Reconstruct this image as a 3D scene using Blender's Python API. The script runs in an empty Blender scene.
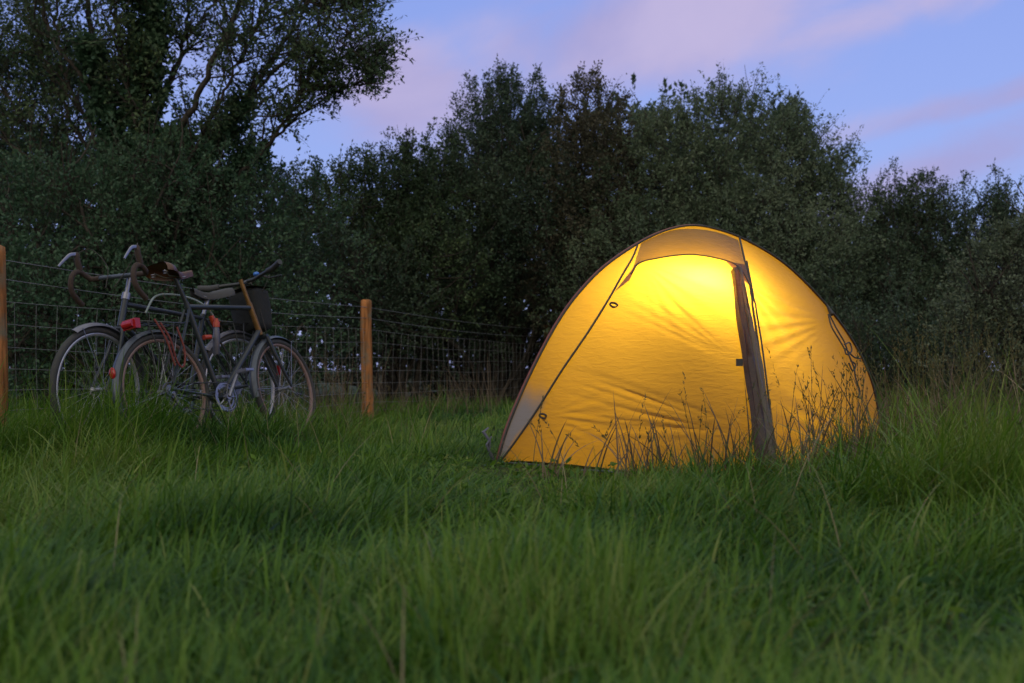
import bpy, math, random
import numpy as np
from mathutils import Vector, Matrix
from mathutils.bvhtree import BVHTree

R = math.radians
PI = math.pi
scene = bpy.context.scene
C = scene.collection
rng = np.random.default_rng(7)
random.seed(11)

# ------------------------------------------------------------------ camera
FPX = 1024 * 35 / 36.0
CAM = Vector((0, 0, 0.45))
PITCH = R(1.64)
camd = bpy.data.cameras.new('camera')
cam = bpy.data.objects.new('camera', camd)
C.objects.link(cam)
cam.location = CAM
cam.rotation_euler = (R(90) + PITCH, 0, 0)
camd.lens = 35
camd.sensor_width = 36
camd.clip_start = 0.05
camd.clip_end = 3000
camd.dof.use_dof = True
camd.dof.focus_distance = 4.75
camd.dof.aperture_fstop = 3.2
scene.camera = cam
Fw = Vector((0, math.cos(PITCH), math.sin(PITCH)))
Up = Vector((0, -math.sin(PITCH), math.cos(PITCH)))


def ray(px, py):
    return Fw + Vector((1, 0, 0)) * ((px - 512) / FPX) + Up * ((341.5 - py) / FPX)


def at(px, py, d):
    """point seen at a pixel of the photograph, at depth d"""
    r = ray(px, py)
    return CAM + r * (d / r.y)


def to_px(p):
    v = Vector(p) - CAM
    f = v.dot(Fw)
    return 512 + FPX * v.x / f, 341.5 - FPX * v.dot(Up) / f


# ------------------------------------------------------------------ materials
def nodes_of(m):
    m.use_nodes = True
    nt = m.node_tree
    nt.nodes.clear()
    out = nt.nodes.new('ShaderNodeOutputMaterial')
    return nt, out


def mat_simple(name, col, rough=0.5, metal=0.0, var=0.15, scale=30, spec=0.5, emis=None, estr=0, bump=0.0):
    m = bpy.data.materials.new(name)
    nt, out = nodes_of(m)
    b = nt.nodes.new('ShaderNodeBsdfPrincipled')
    b.inputs['Roughness'].default_value = rough
    b.inputs['Metallic'].default_value = metal
    b.inputs['Specular IOR Level'].default_value = spec
    tc = nt.nodes.new('ShaderNodeTexCoord')
    n = nt.nodes.new('ShaderNodeTexNoise')
    n.inputs['Scale'].default_value = scale
    n.inputs['Detail'].default_value = 6
    nt.links.new(tc.outputs['Object'], n.inputs['Vector'])
    r = nt.nodes.new('ShaderNodeValToRGB')
    r.color_ramp.elements[0].position = 0.3
    r.color_ramp.elements[1].position = 0.7
    r.color_ramp.elements[0].color = (*[c * (1 - var) for c in col], 1)
    r.color_ramp.elements[1].color = (*[min(1, c * (1 + var)) for c in col], 1)
    nt.links.new(n.outputs['Fac'], r.inputs['Fac'])
    nt.links.new(r.outputs['Color'], b.inputs['Base Color'])
    if bump:
        bp = nt.nodes.new('ShaderNodeBump')
        bp.inputs['Strength'].default_value = bump
        bp.inputs['Distance'].default_value = 0.01
        nt.links.new(n.outputs['Fac'], bp.inputs['Height'])
        nt.links.new(bp.outputs['Normal'], b.inputs['Normal'])
    if emis:
        b.inputs['Emission Color'].default_value = (*emis, 1)
        b.inputs['Emission Strength'].default_value = estr
    nt.links.new(b.outputs['BSDF'], out.inputs['Surface'])
    return m


def mat_leaf(name, cols, trans=0.35, rough=0.55, noise_scale=1.2):
    """leaf / blade: colour varies per leaf ('rnd') and in broad patches"""
    m = bpy.data.materials.new(name)
    nt, out = nodes_of(m)
    at_ = nt.nodes.new('ShaderNodeAttribute')
    at_.attribute_name = 'rnd'
    geo = nt.nodes.new('ShaderNodeNewGeometry')
    n = nt.nodes.new('ShaderNodeTexNoise')
    n.inputs['Scale'].default_value = noise_scale
    n.inputs['Detail'].default_value = 3
    nt.links.new(geo.outputs['Position'], n.inputs['Vector'])
    mx = nt.nodes.new('ShaderNodeMath')
    mx.operation = 'MULTIPLY_ADD'
    mx.inputs[1].default_value = 0.7
    nt.links.new(at_.outputs['Fac'], mx.inputs[0])
    ms = nt.nodes.new('ShaderNodeMath')
    ms.operation = 'MULTIPLY_ADD'
    ms.inputs[1].default_value = 1.6
    ms.inputs[2].default_value = -0.62
    nt.links.new(n.outputs['Fac'], ms.inputs[0])
    nt.links.new(ms.outputs[0], mx.inputs[2])
    rp = nt.nodes.new('ShaderNodeValToRGB')
    while len(rp.color_ramp.elements) < len(cols):
        rp.color_ramp.elements.new(0.5)
    for e, (p, c) in zip(rp.color_ramp.elements, cols):
        e.position = p
        e.color = (*c, 1)
    nt.links.new(mx.outputs[0], rp.inputs['Fac'])
    b = nt.nodes.new('ShaderNodeBsdfPrincipled')
    b.inputs['Roughness'].default_value = rough
    b.inputs['Specular IOR Level'].default_value = 0.22
    nt.links.new(rp.outputs['Color'], b.inputs['Base Color'])
    t = nt.nodes.new('ShaderNodeBsdfTranslucent')
    nt.links.new(rp.outputs['Color'], t.inputs['Color'])
    mix = nt.nodes.new('ShaderNodeMixShader')
    mix.inputs[0].default_value = trans
    nt.links.new(b.outputs[0], mix.inputs[1])
    nt.links.new(t.outputs[0], mix.inputs[2])
    nt.links.new(mix.outputs[0], out.inputs['Surface'])
    return m


def mat_fabric(name, diff, tcol, trans=0.6, rip=0.25, shade_paint=False):
    m = bpy.data.materials.new(name)
    nt, out = nodes_of(m)
    tc = nt.nodes.new('ShaderNodeTexCoord')
    # fine taut wrinkles of thin nylon
    mp = nt.nodes.new('ShaderNodeMapping')
    mp.inputs['Scale'].default_value = (3.0, 3.0, 11.0)
    mp.inputs['Rotation'].default_value = (0.2, 0.5, 0.1)
    nt.links.new(tc.outputs['Object'], mp.inputs['Vector'])
    n1 = nt.nodes.new('ShaderNodeTexNoise')
    n1.inputs['Scale'].default_value = 5.0
    n1.inputs['Detail'].default_value = 5
    n1.inputs['Distortion'].default_value = 0.6
    nt.links.new(mp.outputs[0], n1.inputs['Vector'])
    bp = nt.nodes.new('ShaderNodeBump')
    bp.inputs['Strength'].default_value = rip
    bp.inputs['Distance'].default_value = 0.02
    nt.links.new(n1.outputs['Fac'], bp.inputs['Height'])
    n2 = nt.nodes.new('ShaderNodeTexNoise')
    n2.inputs['Scale'].default_value = 2.2
    n2.inputs['Detail'].default_value = 4
    nt.links.new(tc.outputs['Object'], n2.inputs['Vector'])
    rp = nt.nodes.new('ShaderNodeValToRGB')
    rp.color_ramp.elements[0].position = 0.3
    rp.color_ramp.elements[1].position = 0.7
    rp.color_ramp.elements[0].color = (*[c * 0.93 for c in tcol], 1)
    rp.color_ramp.elements[1].color = (*tcol, 1)
    nt.links.new(n2.outputs['Fac'], rp.inputs['Fac'])
    b = nt.nodes.new('ShaderNodeBsdfPrincipled')
    b.inputs['Base Color'].default_value = (*diff, 1)
    b.inputs['Roughness'].default_value = 0.45
    b.inputs['Specular IOR Level'].default_value = 0.4
    t = nt.nodes.new('ShaderNodeBsdfTranslucent')
    nt.links.new(rp.outputs[0], t.inputs['Color'])
    nt.links.new(bp.outputs[0], b.inputs['Normal'])
    nt.links.new(bp.outputs[0], t.inputs['Normal'])
    mix = nt.nodes.new('ShaderNodeMixShader')
    mix.inputs[0].default_value = trans
    nt.links.new(b.outputs[0], mix.inputs[1])
    nt.links.new(t.outputs[0], mix.inputs[2])
    if shade_paint:      # shade of the unlit lower corner, painted in as opaque grey
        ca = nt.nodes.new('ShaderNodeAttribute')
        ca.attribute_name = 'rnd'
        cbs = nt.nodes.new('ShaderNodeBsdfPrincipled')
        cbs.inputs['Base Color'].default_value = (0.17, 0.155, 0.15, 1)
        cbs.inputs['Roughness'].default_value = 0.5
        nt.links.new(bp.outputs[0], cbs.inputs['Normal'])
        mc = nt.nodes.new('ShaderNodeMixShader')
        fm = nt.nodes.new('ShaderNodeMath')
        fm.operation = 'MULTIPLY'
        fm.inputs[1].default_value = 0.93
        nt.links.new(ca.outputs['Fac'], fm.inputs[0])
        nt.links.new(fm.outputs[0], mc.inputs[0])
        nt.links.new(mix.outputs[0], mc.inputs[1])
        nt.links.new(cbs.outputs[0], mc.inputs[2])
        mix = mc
    nt.links.new(mix.outputs[0], out.inputs['Surface'])
    return m


M = {}
M['grass'] = mat_leaf('grass_blades', [(0.0, (0.008, 0.030, 0.009)), (0.33, (0.036, 0.105, 0.012)),
                                       (0.62, (0.095, 0.185, 0.015)), (1.0, (0.19, 0.23, 0.06))], 0.35, 0.45, 0.9)
M['straw'] = mat_leaf('dry_straw', [(0.0, (0.10, 0.085, 0.05)), (1.0, (0.30, 0.25, 0.16))], 0.2, 0.6, 2)
M['seedstalk'] = mat_leaf('seed_stalks', [(0.0, (0.04, 0.065, 0.022)), (1.0, (0.12, 0.10, 0.045))], 0.25, 0.6, 2)
M['deadbrown'] = mat_leaf('dead_stalks', [(0.0, (0.06, 0.045, 0.03)), (1.0, (0.20, 0.15, 0.11))], 0.15, 0.7, 2)
LEAF = {
    'willow': [(0.0, (0.053, 0.083, 0.048)), (0.5, (0.093, 0.132, 0.075)), (1.0, (0.173, 0.210, 0.128))],
    'dark': [(0.0, (0.029, 0.052, 0.035)), (0.5, (0.052, 0.084, 0.052)), (1.0, (0.094, 0.128, 0.075))],
    'brown': [(0.0, (0.046, 0.049, 0.034)), (0.5, (0.078, 0.075, 0.047)), (1.0, (0.124, 0.104, 0.065))],
    'ash': [(0.0, (0.030, 0.054, 0.029)), (0.5, (0.054, 0.090, 0.043)), (1.0, (0.102, 0.144, 0.060))],
    'ivy': [(0.0, (0.027, 0.061, 0.035)), (0.5, (0.047, 0.095, 0.051)), (1.0, (0.081, 0.135, 0.074))],
    'pale': [(0.0, (0.072, 0.096, 0.060)), (0.5, (0.114, 0.144, 0.090)), (1.0, (0.180, 0.210, 0.144))],
}
for k, v in LEAF.items():
    M['leaf_' + k] = mat_leaf('foliage_' + k, v, 0.3, 0.5, 0.8)
M['bark'] = mat_simple('bark', (0.045, 0.038, 0.032), 0.9, 0, 0.4, 12, 0.2, bump=0.6)
M['post'] = mat_simple('treated_timber', (0.28, 0.115, 0.042), 0.9, 0, 0.6, 22, 0.15, bump=0.9)
_nt = M['post'].node_tree
_no = [n for n in _nt.nodes if n.type == 'TEX_NOISE'][0]
_tc = [n for n in _nt.nodes if n.type == 'TEX_COORD'][0]
_mp = _nt.nodes.new('ShaderNodeMapping')
_mp.inputs['Scale'].default_value = (2.2, 2.2, 0.16)
_nt.links.new(_tc.outputs['Object'], _mp.inputs['Vector'])
_nt.links.new(_mp.outputs[0], _no.inputs['Vector'])
_n3 = _nt.nodes.new('ShaderNodeTexNoise')
_n3.inputs['Scale'].default_value = 9
_n3.inputs['Detail'].default_value = 5
_nt.links.new(_tc.outputs['Object'], _n3.inputs['Vector'])
_r3 = _nt.nodes.new('ShaderNodeValToRGB')
_r3.color_ramp.elements[0].position = 0.48
_r3.color_ramp.elements[1].position = 0.72
_nt.links.new(_n3.outputs['Fac'], _r3.inputs['Fac'])
_mx = _nt.nodes.new('ShaderNodeMix')
_mx.data_type = 'RGBA'
_mx.inputs[7].default_value = (0.16, 0.13, 0.09, 1)
_cr = [n for n in _nt.nodes if n.type == 'VALTORGB'][0]
_nt.links.new(_r3.outputs[0], _mx.inputs[0])
_nt.links.new(_cr.outputs[0], _mx.inputs[6])
_nt.links.new(_mx.outputs[2], [n for n in _nt.nodes if n.type == 'BSDF_PRINCIPLED'][0].inputs['Base Color'])
M['wire'] = mat_simple('galvanised_wire', (0.16, 0.16, 0.175), 0.6, 0.4, 0.2, 40)
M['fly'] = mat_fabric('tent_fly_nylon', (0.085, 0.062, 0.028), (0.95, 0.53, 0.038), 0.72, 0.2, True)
M['hood'] = mat_fabric('tent_hood_nylon', (0.050, 0.042, 0.016), (0.80, 0.66, 0.13), 0.28)
M['gusset'] = mat_fabric('gusset_olive', (0.06, 0.05, 0.035), (0.45, 0.25, 0.04), 0.3)
M['tape'] = mat_simple('black_tape', (0.03, 0.028, 0.03), 0.7)
M['flap'] = mat_fabric('rolled_flap_nylon', (0.024, 0.018, 0.018), (0.35, 0.14, 0.03), 0.10)
M['flap2'] = mat_fabric('rolled_flap_grey', (0.060, 0.058, 0.052), (0.4, 0.26, 0.05), 0.12)
M['sleeve'] = mat_simple('pole_sleeve_maroon', (0.16, 0.035, 0.025), 0.4, 0, 0.2, 40)
M['sheet'] = mat_simple('groundsheet', (0.10, 0.10, 0.10), 0.6)
M['cord'] = mat_simple('black_cord', (0.035, 0.03, 0.03), 0.8)
M['strap'] = mat_simple('grey_webbing', (0.10, 0.10, 0.14), 0.8)
M['rubber'] = mat_simple('tyre_rubber', (0.030, 0.030, 0.032), 0.75)
M['rimwall'] = mat_simple('rim_alloy', (0.42, 0.42, 0.48), 0.4, 0.7, 0.1)
M['tanwall'] = mat_simple('rim_tan', (0.20, 0.13, 0.12), 0.5, 0.3, 0.1)
M['alloy'] = mat_simple('polished_alloy', (0.24, 0.24, 0.29), 0.35, 0.8, 0.08)
M['steel_grey'] = mat_simple('frame_grey_enamel', (0.022, 0.027, 0.036), 0.35, 0.1, 0.1)
M['steel_black'] = mat_simple('frame_black_enamel', (0.022, 0.024, 0.028), 0.3, 0.1, 0.1)
M['guard_grey'] = mat_simple('mudguard_grey', (0.060, 0.072, 0.102), 0.35, 0.3, 0.1)
M['guard_silver'] = mat_simple('mudguard_silver', (0.144, 0.144, 0.192), 0.35, 0.4, 0.1)
M['spoke'] = mat_simple('dull_spoke_steel', (0.30, 0.30, 0.34), 0.4, 0.7, 0.1)
M['brass'] = mat_simple('brass_tube', (0.17, 0.09, 0.03), 0.35, 0.5, 0.2)
M['leather'] = mat_simple('brown_leather', (0.072, 0.027, 0.013), 0.35, 0, 0.3, 30)
M['plastic_black'] = mat_simple('black_plastic', (0.02, 0.02, 0.022), 0.5)
M['bagcloth'] = mat_simple('bag_cordura', (0.011, 0.012, 0.014), 0.9, 0, 0.2, 60, bump=0.3)
M['red_lens'] = mat_simple('red_lens', (0.32, 0.012, 0.015), 0.15, 0, 0.1)
M['orange'] = mat_simple('orange_plastic', (0.330, 0.036, 0.012), 0.4, 0, 0.1)
M['bungee'] = mat_simple('dull_red_elastic', (0.13, 0.022, 0.018), 0.7)
M['bartape'] = mat_simple('brown_bar_tape', (0.040, 0.024, 0.020), 0.8, 0, 0.2, 60)
M['grip'] = mat_simple('grey_foam_grip', (0.05, 0.05, 0.058), 0.85, 0, 0.1)
M['blue'] = mat_simple('blue_anodised', (0.05, 0.16, 0.50), 0.3, 0.4, 0.1)
M['bottle'] = mat_simple('silver_bottle', (0.11, 0.11, 0.15), 0.4, 0.4, 0.1)
M['clear'] = mat_simple('clear_cable', (0.20, 0.24, 0.24), 0.4)

# ------------------------------------------------------------------ object helpers


def tag(o, label=None, cat=None, group=None, kind=None):
    if label:
        o['label'] = label
    if cat:
        o['category'] = cat
    if group:
        o['group'] = group
    if kind:
        o['kind'] = kind
    return o


def thing(name, label, cat, loc=(0, 0, 0), group=None):
    o = bpy.data.objects.new(name, None)
    C.objects.link(o)
    o.empty_display_size = 0.2
    o.location = loc
    return tag(o, label, cat, group)


def link_mesh(name, me, mat, parent=None):
    me.materials.append(mat)
    o = bpy.data.objects.new(name, me)
    C.objects.link(o)
    if parent is not None:
        o.parent = parent
        loc = Vector((0, 0, 0))
        p = parent
        # geometry is authored in the frame of the top-level thing
    return o


def arr_mesh(name, V, F, mat, parent=None, rnd=None, smooth=False):
    """V (N,3), F (M,k) of one size"""
    me = bpy.data.meshes.new(name)
    V = np.ascontiguousarray(V, dtype=np.float32)
    F = np.ascontiguousarray(F, dtype=np.int32)
    k = F.shape[1]
    me.vertices.add(len(V))
    me.vertices.foreach_set('co', V.ravel())
    me.loops.add(F.size)
    me.loops.foreach_set('vertex_index', F.ravel())
    me.polygons.add(len(F))
    me.polygons.foreach_set('loop_start', np.arange(0, F.size, k, dtype=np.int32))
    me.polygons.foreach_set('loop_total', np.full(len(F), k, dtype=np.int32))
    if smooth:
        me.polygons.foreach_set('use_smooth', np.ones(len(F), dtype=bool))
    me.update(calc_edges=True)
    if rnd is not None:
        a = me.attributes.new('rnd', 'FLOAT', 'POINT')
        a.data.foreach_set('value', np.ascontiguousarray(rnd, dtype=np.float32))
    return link_mesh(name, me, mat, parent)


class MB:
    def __init__(s):
        s.v = []
        s.f = []

    def add(s, vs, fs):
        o = len(s.v)
        s.v += [tuple(v) for v in vs]
        s.f += [tuple(i + o for i in f) for f in fs]
        return s

    def tube(s, pts, r, n=8, closed=False, flat=1.0, cap=True):
        pts = [Vector(p) for p in pts]
        m = len(pts)
        rs = r if isinstance(r, (list, tuple)) else [r] * m
        tans = []
        for i in range(m):
            if closed:
                t = pts[(i + 1) % m] - pts[i - 1]
            else:
                t = pts[min(i + 1, m - 1)] - pts[max(i - 1, 0)]
            tans.append(t.normalized() if t.length > 1e-9 else Vector((0, 0, 1)))
        a = tans[0].orthogonal().normalized()
        if abs(tans[0].z) < 0.99:
            a = Vector((0, 0, 1)).cross(tans[0]).normalized()
        vs = []
        for i in range(m):
            t = tans[i]
            a = (a - t * a.dot(t)).normalized()
            b = t.cross(a)
            for j in range(n):
                th = 2 * PI * j / n
                vs.append(pts[i] + a * math.cos(th) * rs[i] + b * math.sin(th) * rs[i] * flat)
        fs = []
        for i in range(m if closed else m - 1):
            i2 = (i + 1) % m
            for j in range(n):
                j2 = (j + 1) % n
                fs.append((i * n + j, i * n + j2, i2 * n + j2, i2 * n + j))
        if cap and not closed:
            fs.append(tuple(range(n))[::-1])
            fs.append(tuple((m - 1) * n + j for j in range(n)))
        return s.add(vs, fs)

    def box(s, c, size, rot=None):
        c = Vector(c)
        vs = []
        for x in (-1, 1):
            for y in (-1, 1):
                for z in (-1, 1):
                    p = Vector((x * size[0] / 2, y * size[1] / 2, z * size[2] / 2))
                    if rot is not None:
                        p = rot @ p
                    vs.append(c + p)
        fs = [(0, 1, 3, 2), (4, 6, 7, 5), (0, 4, 5, 1), (2, 3, 7, 6), (0, 2, 6, 4), (1, 5, 7, 3)]
        return s.add(vs, fs)

    def disc(s, c, axis, r, th, n=24, hole=0.0):
        """short cylinder or ring about axis"""
        c = Vector(c)
        ax = Vector(axis).normalized()
        a = ax.orthogonal().normalized()
        b = ax.cross(a)
        vs = []
        for rr, h in ((r, -th / 2), (r, th / 2), (max(hole, 1e-4), th / 2), (max(hole, 1e-4), -th / 2)):
            for j in range(n):
                t = 2 * PI * j / n
                vs.append(c + (a * math.cos(t) + b * math.sin(t)) * rr + ax * h)
        fs = []
        for k in range(4):
            k2 = (k + 1) % 4
            for j in range(n):
                j2 = (j + 1) % n
                fs.append((k * n + j, k * n + j2, k2 * n + j2, k2 * n + j))
        return s.add(vs, fs)

    def ball(s, c, r, sc=(1, 1, 1), n=12, m=8):
        vs = []
        fs = []
        for i in range(m + 1):
            ph = PI * i / m
            for j in range(n):
                th = 2 * PI * j / n
                vs.append((c[0] + r * sc[0] * math.sin(ph) * math.cos(th),
                           c[1] + r * sc[1] * math.sin(ph) * math.sin(th), c[2] + r * sc[2] * math.cos(ph)))
        for i in range(m):
            for j in range(n):
                j2 = (j + 1) % n
                fs.append((i * n + j, (i + 1) * n + j, (i + 1) * n + j2, i * n + j2))
        return s.add(vs, fs)

    def grid(s, rows):
        nu = len(rows)
        nv = len(rows[0])
        vs = [p for r in rows for p in r]
        fs = []
        for i in range(nu - 1):
            for j in range(nv - 1):
                fs.append((i * nv + j, (i + 1) * nv + j, (i + 1) * nv + j + 1, i * nv + j + 1))
        return s.add(vs, fs)

    def build(s, name, mat, parent=None, smooth=True, auto=40):
        me = bpy.data.meshes.new(name)
        me.from_pydata(s.v, [], s.f)
        me.update()
        if smooth:
            me.polygons.foreach_set('use_smooth', [True] * len(me.polygons))
            try:
                me.set_sharp_from_angle(angle=R(auto))
            except Exception:
                pass
        return link_mesh(name, me, mat, parent)


def catmull(P, n):
    """n points evenly spaced along a smooth curve through P"""
    P = [np.array(p, float) for p in P]
    P = [2 * P[0] - P[1]] + P + [2 * P[-1] - P[-2]]
    out = []
    for i in range(1, len(P) - 2):
        for t in np.linspace(0, 1, 24, endpoint=False):
            p0, p1, p2, p3 = P[i - 1:i + 3]
            out.append(0.5 * ((2 * p1) + (-p0 + p2) * t + (2 * p0 - 5 * p1 + 4 * p2 - p3) * t * t + (-p0 + 3 * p1 - 3 * p2 + p3) * t ** 3))
    out.append(P[-2])
    out = np.array(out)
    s = np.r_[0, np.cumsum(np.linalg.norm(np.diff(out, axis=0), axis=1))]
    q = np.linspace(0, s[-1], n)
    return np.stack([np.interp(q, s, out[:, k]) for k in range(out.shape[1])], 1)


# ------------------------------------------------------------------ sky
W = bpy.data.worlds.new('World')
scene.world = W
W.use_nodes = True
nt = W.node_tree
nt.nodes.clear()
wo = nt.nodes.new('ShaderNodeOutputWorld')
bg = nt.nodes.new('ShaderNodeBackground')
nt.links.new(bg.outputs[0], wo.inputs[0])
tc = nt.nodes.new('ShaderNodeTexCoord')
SUN_EL, SUN_ROT = R(2.0), R(200)
sky = nt.nodes.new('ShaderNodeTexSky')
sky.sky_type = 'NISHITA'
sky.sun_disc = False
sky.sun_elevation = SUN_EL
sky.sun_rotation = SUN_ROT
sky.dust_density = 0.6
sky.ozone_density = 4.0


def math_(op, a, b=None, c=None, clamp=False):
    n = nt.nodes.new('ShaderNodeMath')
    n.operation = op
    n.use_clamp = clamp
    for i, x in enumerate((a, b, c)):
        if x is None:
            continue
        if isinstance(x, (int, float)):
            n.inputs[i].default_value = x
        else:
            nt.links.new(x, n.inputs[i])
    return n.outputs[0]


def mixc(fac, a, b, mode='MIX'):
    n = nt.nodes.new('ShaderNodeMix')
    n.data_type = 'RGBA'
    n.blend_type = mode
    if isinstance(fac, (int, float)):
        n.inputs[0].default_value = fac
    else:
        nt.links.new(fac, n.inputs[0])
    for i, x in ((6, a), (7, b)):
        if isinstance(x, tuple):
            n.inputs[i].default_value = (*x, 1)
        else:
            nt.links.new(x, n.inputs[i])
    return n.outputs[2]


def smooth_(x, lo, hi):
    n = nt.nodes.new('ShaderNodeMapRange')
    n.interpolation_type = 'SMOOTHSTEP'
    nt.links.new(x, n.inputs[0])
    n.inputs[1].default_value = lo
    n.inputs[2].default_value = hi
    return n.outputs[0]


sep = nt.nodes.new('ShaderNodeSeparateXYZ')
nt.links.new(tc.outputs['Generated'], sep.inputs[0])
X, Y, Z = sep.outputs
az = math_('ARCTAN2', X, Y)        # compass bearing, 0 ahead
el = math_('ARCSINE', Z)
# base evening sky: nishita dusk tone over a blue twilight
base = mixc(smooth_(el, 0.0, 0.7), (0.34, 0.40, 0.76), (0.18, 0.26, 0.66))
nsc = mixc(1.0, sky.outputs[0], (0.10, 0.10, 0.10), 'MULTIPLY')
base = mixc(1.0, base, nsc, 'ADD')
# clouds: noise stretched along diagonal streaks
comb = nt.nodes.new('ShaderNodeCombineXYZ')
u = math_('ADD', math_('MULTIPLY', az, 0.94), math_('MULTIPLY', el, 0.34))
v = math_('ADD', math_('MULTIPLY', az, -0.34), math_('MULTIPLY', el, 0.94))
nt.links.new(math_('MULTIPLY', u, 1.5), comb.inputs[0])
nt.links.new(math_('MULTIPLY', v, 3.0), comb.inputs[1])
comb.inputs[2].default_value = 3.7
n1 = nt.nodes.new('ShaderNodeTexNoise')
n1.inputs['Scale'].default_value = 2.0
n1.inputs['Detail'].default_value = 7
n1.inputs['Roughness'].default_value = 0.5
n1.inputs['Distortion'].default_value = 0.35
nt.links.new(comb.outputs[0], n1.inputs['Vector'])
nz = n1.outputs['Fac']


def blob(a0, e0, ra, re, slope=0.0):
    da = math_('SUBTRACT', az, a0)
    de = math_('SUBTRACT', math_('SUBTRACT', el, e0), math_('MULTIPLY', da, slope))
    q = math_('ADD', math_('POWER', math_('DIVIDE', da, ra), 2), math_('POWER', math_('DIVIDE', de, re), 2))
    return math_('EXPONENT', math_('MULTIPLY', q, -1.0))


def ae(px, py):
    d = ray(px, py).normalized()
    return math.atan2(d.x, d.y), math.asin(d.z)


bl = None
for (px, py, rx, ry, sl, w) in ((640, 35, 190, 60, 0.10, 0.9), (1000, 95, 190, 16, 0.18, 0.75), (960, 165, 190, 34, 0.25, 0.9),
                                (400, 95, 95, 60, 0.0, 0.95), (860, 20, 170, 22, 0.15, 0.55)):
    a0, e0 = ae(px, py)
    q = math_('MULTIPLY', blob(a0, e0, rx / FPX, ry / FPX, sl), w)
    bl = q if bl is None else math_('MAXIMUM', bl, q)
cl = math_('ADD', math_('MULTIPLY', nz, 1.0), math_('MULTIPLY', bl, 0.75))
n2 = nt.nodes.new('ShaderNodeTexNoise')
n2.inputs['Scale'].default_value = 6.5
n2.inputs['Detail'].default_value = 8
n2.inputs['Roughness'].default_value = 0.6
n2.inputs['Distortion'].default_value = 0.8
nt.links.new(comb.outputs[0], n2.inputs['Vector'])
cl = math_('ADD', cl, math_('MULTIPLY', math_('SUBTRACT', n2.outputs['Fac'], 0.5), 0.45))
cov = smooth_(cl, 0.58, 1.15)
cloudc = mixc(smooth_(nz, 0.35, 0.7), (0.40, 0.37, 0.66), (0.57, 0.49, 0.73))
skyc = mixc(math_('MULTIPLY', cov, 0.9), base, cloudc)
# the western afterglow behind the camera
glow = math_('MULTIPLY', smooth_(math_('MULTIPLY', Y, -1.0), -0.25, 0.9), smooth_(el, -0.1, 0.15))
skyc = mixc(glow, skyc, (0.98, 0.94, 0.80))
zen = smooth_(Z, 0.48, 0.85)
skyc = mixc(math_('MULTIPLY', zen, 0.95), skyc, (0.88, 0.88, 0.80))
nt.links.new(skyc, bg.inputs['Color'])
bg.inputs['Strength'].default_value = 1.0

sd = bpy.data.lights.new('sun', 'SUN')
sd.energy = 0.25
sd.angle = R(25)
sd.color = (1.0, 0.86, 0.70)
so = bpy.data.objects.new('sun', sd)
C.objects.link(so)
# afterglow comes from behind the camera, to the left
so.rotation_euler = Vector((0.35, 0.90, -0.42)).to_track_quat('-Z', 'Y').to_euler()

# ------------------------------------------------------------------ ground


def snoise(x, y, s, seed=0):
    r = np.random.default_rng(seed)
    out = 0
    for k in range(6):
        a = r.uniform(0, 2 * PI)
        f = s * r.uniform(0.6, 1.8)
        out = out + np.sin((x * math.cos(a) + y * math.sin(a)) * f + r.uniform(0, 6.28))
    return out / 6


def gz(x, y):
    x = np.asarray(x, float)
    y = np.asarray(y, float)
    z = 0.045 * snoise(x, y, 1.8, 3) + 0.025 * snoise(x, y, 6, 4)
    hump = 0.10 * np.exp(-((x - 1.9) / 0.9) ** 2 - ((y - 3.9) / 0.8) ** 2)
    near = np.clip((y - 0.2) / 1.0, 0, 1)
    return z * np.clip(1 - (np.abs(y) - 14) / 30, 0, 1) * near + hump


def tent_flat(x, y, z):
    return z


gx = np.r_[-600, -200, -60, -25, np.linspace(-12, 12, 97), 25, 60, 200, 600]
gy = np.r_[-600, -100, -20, np.linspace(-4, 20, 97), 30, 60, 150, 400, 900]
GX, GY = np.meshgrid(gx, gy, indexing='ij')
GZ = gz(GX, GY)
V = np.stack([GX, GY, GZ], -1).reshape(-1, 3)
a, b = GX.shape
idx = np.arange(a * b).reshape(a, b)
F = np.stack([idx[:-1, :-1], idx[1:, :-1], idx[1:, 1:], idx[:-1, 1:]], -1).reshape(-1, 4)
gm = mat_simple('meadow_soil', (0.030, 0.042, 0.016), 0.95, 0, 0.5, 3, 0.1, bump=0.3)
tag(arr_mesh('ground', V, F, gm, smooth=True), 'meadow ground under the grass', kind='structure')

# ------------------------------------------------------------------ tent
TL = Vector((-0.08, 4.71, 0.0))
TR = Vector((2.03, 5.5, 0.0))
tdir = (TR - TL).normalized()
tn = Vector((tdir.y, -tdir.x, 0))      # points at the camera side


def on_plane(px, py, off=0.0):
    r = ray(px, py)
    p0 = TL + tn * off
    t = (p0 - CAM).dot(tn) / r.dot(tn)
    return CAM + r * t


outline = [(496, 466), (506, 430), (522, 391), (541, 352), (559, 320), (577, 295), (603, 268), (636, 245), (664, 231.5), (691, 226),
           (717, 230), (746, 241), (783, 263.5), (818, 297), (847, 334), (866, 369), (876, 405), (880, 453)]
NU, NV = 300, 130
arch = catmull([on_plane(*p) for p in outline], NU)
arch[0, 2] = 0.0
arch[-1, 2] = 0.0


def gpt(px, py):
    r = ray(px, py)
    t = -CAM.z / r.z
    return CAM + r * t


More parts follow.
